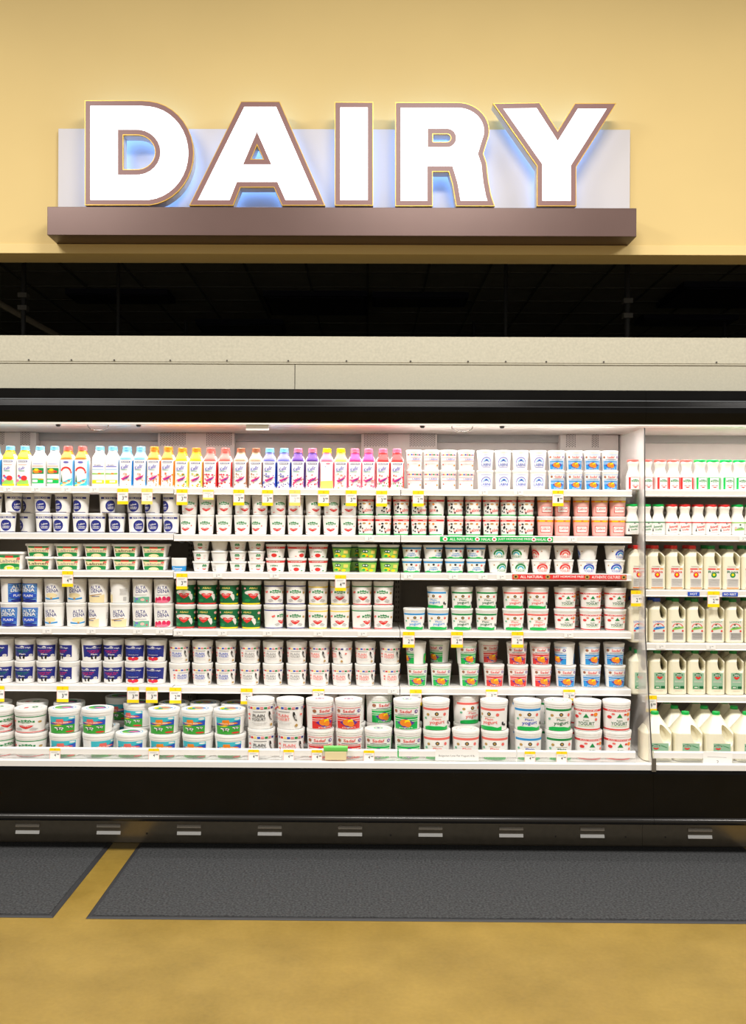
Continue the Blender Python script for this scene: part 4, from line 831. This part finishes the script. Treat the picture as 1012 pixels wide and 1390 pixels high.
mb=MB(); mb.box(-9,9,WY+.3,8.8,2.45,2.5); tag(mb.build('wall_lower',DARK),kind='structure')
# pale board above the cases
BZ0=ZC0+.0; BZM=zat(493,.02,500); BZ1=zat(457.3,.02,500)
BRD=mat('speckled_board',(176,171,152),.6,var=.05,scale=90,bump=.05)
tr=empty('trim_1',(0,0,0)); tag(tr,kind='structure')
xm=xat(400,.02,510)
for a,b in ((-4.5,xm-.002),(xm+.002,4.5)):
    mb=MB(); mb.box(a,b,.02,.05,BZ0+.002,BZM-.003); mb.build('board_panel',BRD,tr)
mb=MB(); mb.prismx([(.015,BZM-.006),(.015,BZM),(.012,BZM+.004),(.012,BZ1),(.05,BZ1),(.05,BZM-.006)],-4.5,4.5); mb.build('board_flange',mat('galvanised_flange',(182,177,158),.5,var=.08,scale=70),tr)
for px in (39,97,155,231,308,391,470,557,635,686,741,819,972):
    mb=MB(); p=at(px,490,.011); z=BZM+.010; mb.tube([(p.x,.0125,z),(p.x,.008,z)],.0045); mb.build('board_screw',SLOT,tr)
# things hanging in the dark space behind the soffit
def rod(px,Y,z0,z1,r,label,clamp=None):
    x=xat(px,Y,400); o=MB(); o.tube([(x,Y,z0),(x,Y,z1)],r); t=o.build('hanger_rod',mat('rod_black',(26,24,22),.5)); 
    if clamp: 
        for cz in clamp:
            k=MB(); k.box(x-.03,x+.03,Y-.03,Y+.03,cz-.015,cz+.015); k.build('rod_clamp',mat('clamp_grey',(96,92,84),.5,.5),t)
    tag(t,label,'rod','hanger rods in the dark ceiling space')
rod(32,1.2,2.5,4.3,.017,'black hanger rod at far left above the case',(zat(403,1.2),zat(420,1.2)))
rod(160.5,1.6,2.5,4.3,.014,'black hanger rod above first labneh tubs, second from left')
rod(252,4.0,2.5,zat(434,4.0),.016,'short black rod below left dark fixture')
rod(643,4.0,2.5,zat(436,4.0),.016,'short black rod right of centre')
rod(686,1.6,2.5,4.3,.014,'thin black hanger rod under the sign letter R')
rod(851,1.2,2.5,4.3,.019,'thick black hanger rod with clamps under the sign end',(zat(408,1.2),zat(428,1.2)))
rod(983,4.0,2.5,zat(436,4.0),.016,'short black rod at far right')
mb=MB(); p0=at(-8,408,1.3); p1=at(80,457,1.9); mb.tube([p0,p1],.022); tag(mb.build('sloping_pipe',mat('pipe_grey',(110,100,84),.5)),'pale grey pipe sloping down at left of the dark opening','pipe')
FIX=mat('unlit_fixture',(26,25,44),.6)
for i,(x0,x1,ya,yb,lb) in enumerate(((105,238,400,413,'dark unlit ceiling fixture above second hanger rod'),(368,498,402,428,'large dark unlit ceiling fixture left of centre'),(505,630,403,416,'narrow dark unlit ceiling fixture right of centre'),
   (275,388,440,452,'lowest dark unlit ceiling fixture left of centre'),(890,1030,388,417,'largest dark unlit ceiling fixture at far right'),(860,985,431,441,'lower dark unlit ceiling fixture at far right'))):
    zc=4.24; Yb=CAM.y+F*(zc-CAM.z)/(VPY-yb); Ya=CAM.y+F*(zc-CAM.z)/(VPY-ya); Yb=min(8.6,max(Ya+.3,Yb)); y0,y1=min(Ya,Yb),max(Ya,Yb)
    y0=CAM.y+F*(zc-CAM.z)/(VPY-ya); y1=min(8.7,CAM.y+F*(zc-CAM.z)/(VPY-yb))
    a,b=xat(x0,y1,yb),xat(x1,y1,yb); t=empty('ceiling_fixture',((a+b)/2,(y0+y1)/2,zc)); w=(b-a)/2; d=(y1-y0)/2
    mb=MB(); mb.box(-w,w,-d,d,0,.06); mb.build('fixture_housing',FIX,t)
    mb=MB(); mb.box(-w*.94,w*.94,-d*.9,d*.9,-.012,0); mb.build('fixture_louvre',mat('fixture_face',(20,19,34),.4),t)
    tag(t,lb,'light fixture','unlit ceiling fixtures in the dark space')
# ------------------------------------------------------------------ floor mats
CARPET=mat('charcoal_carpet',(53,54,55),.95,var=.75,scale=95,bump=.6)
EDGE=mat('mat_rubber_edge',(44,44,46),.6)
def floor_mat(x0,x1,y0,y1,label):
    t=empty('floor_mat',((x0+x1)/2,(y0+y1)/2,0)); w=(x1-x0)/2; d=(y1-y0)/2
    mb=MB(); e=.022; mb.add([(-w,-d,0.001),(w,-d,.001),(w,d,.001),(-w,d,.001),(-w+.008,-d+.008,.006),(w-.008,-d+.008,.006),(w-.008,d-.008,.006),(-w+.008,d-.008,.006)],[(0,3,2,1),(4,5,6,7),(0,1,5,4),(1,2,6,5),(2,3,7,6),(3,0,4,7)])
    mb.build('rubber_border',EDGE,t)
    mb=MB(); mb.box(-w+e,w-e,-d+e,d-e,.003,.010); mb.build('carpet_top',CARPET,t,bevel=.003)
    tag(t,label,'mat','charcoal entrance mats along the case')
fl=lambda px,py:(lambda d: CAM+d*(-CAM.z/d.z))(fw*F+rt*(px-506+SHX)+up*(695-py+SHY))
ym=fl(560,1251).y; ymb=-.082
a1=fl(112,1196).x; floor_mat(a1-3.05,a1,fl(40,1246).y,ymb,'charcoal mat on the floor at left, cut off by the photo edge')
b0=fl(150,1200).x; floor_mat(b0,b0+3.22,ym,ymb,'long charcoal mat on the floor right of the bare yellow strip')
#@@SIGN
# ------------------------------------------------------------------ the lit sign
sg=empty('dairy_sign',(0,WY,zat(320,.125,465))); tag(sg,'large wall sign with lit white letters DAIRY on a brown ledge','sign')
o0=sg.location
LY=.14; 
def loc(p): return (p.x-o0.x,p.y-o0.y,p.z-o0.z)
mauve=mat('brown_mauve_metal',(128,90,86),.42); edge=mat('gold_edge',(214,170,60),.35,.4); face=mat('lit_acrylic',(250,251,255),.4,emit=1.6)
ledm=mat('halo_led',(140,190,255),.5,emit=2.8); silver=mat('letter_return',(215,215,215),.4)
a,b=xat(64,.125,300),xat(863.5,.125,300); zt=zat(281.5,.125,464)-o0.z; zb=zat(320,.125,464)-o0.z
mb=MB(); mb.box(a,b,.125-WY,-.002,zb,zt); mb.build('ledge',mat('brown_ledge',(98,76,70),.34,.35,var=.03,scale=6),sg,bevel=.002)
pa,pb=xat(79,.275,230),xat(854.5,.275,230); pz1=zat(175.5,.275,466)-o0.z
mb=MB(); mb.box(pa,pb,.272-WY,-.012,zt,pz1); mb.build('back_panel',mat('pale_panel',(196,192,194),.5),sg,bevel=.002)
def z5(x,y): return (50+x/2.353,110+y/2.353)
def z6(x,y): return (450+x/2.353,110+y/2.353)
def arc(cx,cy,rx,ry,a0,a1,n=14): return [(cx+rx*math.cos(math.radians(a0+(a1-a0)*i/n)),cy-ry*math.sin(math.radians(a0+(a1-a0)*i/n))) for i in range(n+1)]
LET={}
LET['D']=([z5(*q) for q in [(154,397),(154,63),(335,63)]+arc(345,231,156,167,84,-84,18)+[(330,397)]],
          [[z5(*q) for q in [(276,283),(276,173),(318,173)]+arc(320,228,58,55,84,-84,12)+[(316,283)]]])
LET['A']=([z5(*q) for q in [(487,398),(652,66),(775,66),(920,398),(783,398),(757,340),(650,340),(627,398)]],[[z5(*q) for q in [(703,205),(723,250),(684,250)]]])
LET['I']=([z6(*q) for q in [(10,398),(10,68),(132,68),(132,398)]],[])
LET['R']=([z6(*q) for q in [(203,400),(203,69),(400,69)]+arc(402,160,101,91,84,-22,14)+[(484,233),(494,262),(500,320),(508,362),(520,400),(397,400),(385,330),(373,290),(322,290),(322,400)]],
          [[z6(*q) for q in [(323,195),(323,170),(368,170)]+arc(368,182.5,12,12.5,80,-80,8)+[(366,195)]]])
LET['Y']=([z6(*q) for q in [(515,72),(663,70),(721,160),(776,72),(908,72),(780,275),(780,400),(655,400),(655,272)]],[])
def offset(poly,d):
    """moves a closed outline by d towards its left side"""
    n=len(poly); out=[]
    for i in range(n):
        p0,p,p1=Vector(poly[i-1]),Vector(poly[i]),Vector(poly[(i+1)%n]); a=(p-p0).normalized(); b=(p1-p).normalized()
        na=Vector((-a.y,a.x)); nb=Vector((-b.y,b.x)); m=(na+nb); m.normalize(); c=max(.35,m.dot(na)); out.append(tuple(p+m*(d/c)))
    return out
def area2(p): return sum(p[i-1][0]*p[i][1]-p[i][0]*p[i-1][1] for i in range(len(p)))
def cap(mb,loops,y,mi=0):
    L=[[Vector((x,0,z)) for x,z in q] for q in loops]; T=tessellate_polygon([[Vector((v.x,v.z,0)) for v in q] for q in L])
    fl_=[v for q in L for v in q]; mb.add([(v.x,y,v.z) for v in fl_],[tuple(t) for t in T],mi)
def side(mb,q,y0,y1,mi=0):
    n=len(q); mb.add([(x,y0,z) for x,z in q]+[(x,y1,z) for x,z in q],[(i,(i+1)%n,n+(i+1)%n,n+i) for i in range(n)],mi)
for ch,(outer,holes) in LET.items():
    def conv(q):
        w=[at(x,y,LY) for x,y in q]; return [(p.x-o0.x,p.z-o0.z) for p in w]
    O=conv(outer); O=O if area2(O)>0 else O[::-1]
    Hs=[]
    for h in holes: c=conv(h); Hs.append(c if area2(c)<0 else c[::-1])      # holes run the other way
    zmin=min(z for x,z in O); lift=max(0,zt+.001-zmin); O=[(x,z+lift) for x,z in O]; Hs=[[(x,z+lift) for x,z in h] for h in Hs]
    d=.0295; Oi=offset(O,d); Hi=[offset(h,d) for h in Hs]
    yf,yb=LY-WY,LY-WY+.078
    can=MB(); 
    for q in [O]+Hs: side(can,q,yf,yb)
    cap(can,[O]+Hs,yb,0); c=can.build('sign_letter',silver,sg,fix=False)
    f=MB(); cap(f,[Oi]+Hi,yf-.0025); side(f,Oi,yf-.0025,yf+.004)
    for q in Hi: side(f,q,yf-.0025,yf+.004)
    f.build('letter_face',face,c,fix=False)
    g=MB(); cap(g,[offset(O,.003),Oi],yf-.004)
    for h,hi in zip(Hs,Hi): cap(g,[hi,offset(h,.003)],yf-.004)
    for q in [Oi]+Hi+[offset(O,.003)]+[offset(h,.003) for h in Hs]: side(g,q,yf-.004,yf)
    g.build('letter_border',mauve,c,fix=False)
    g=MB(); cap(g,[offset(O,-.0005),offset(O,.0032)],yf-.0035)
    for h in Hs: cap(g,[offset(h,.0032),offset(h,-.0005)],yf-.0035)
    for q in [offset(O,-.0005)]+[offset(h,-.0005) for h in Hs]: side(g,q,yf-.0035,yf+.012)
    g.build('letter_edge',edge,c,fix=False)
    l=MB(); A=[offset(O,.018)]+[offset(h,.010) for h in Hs]; cap(l,A,yb+.003); 
    l.build('halo_light',ledm,c,fix=False)
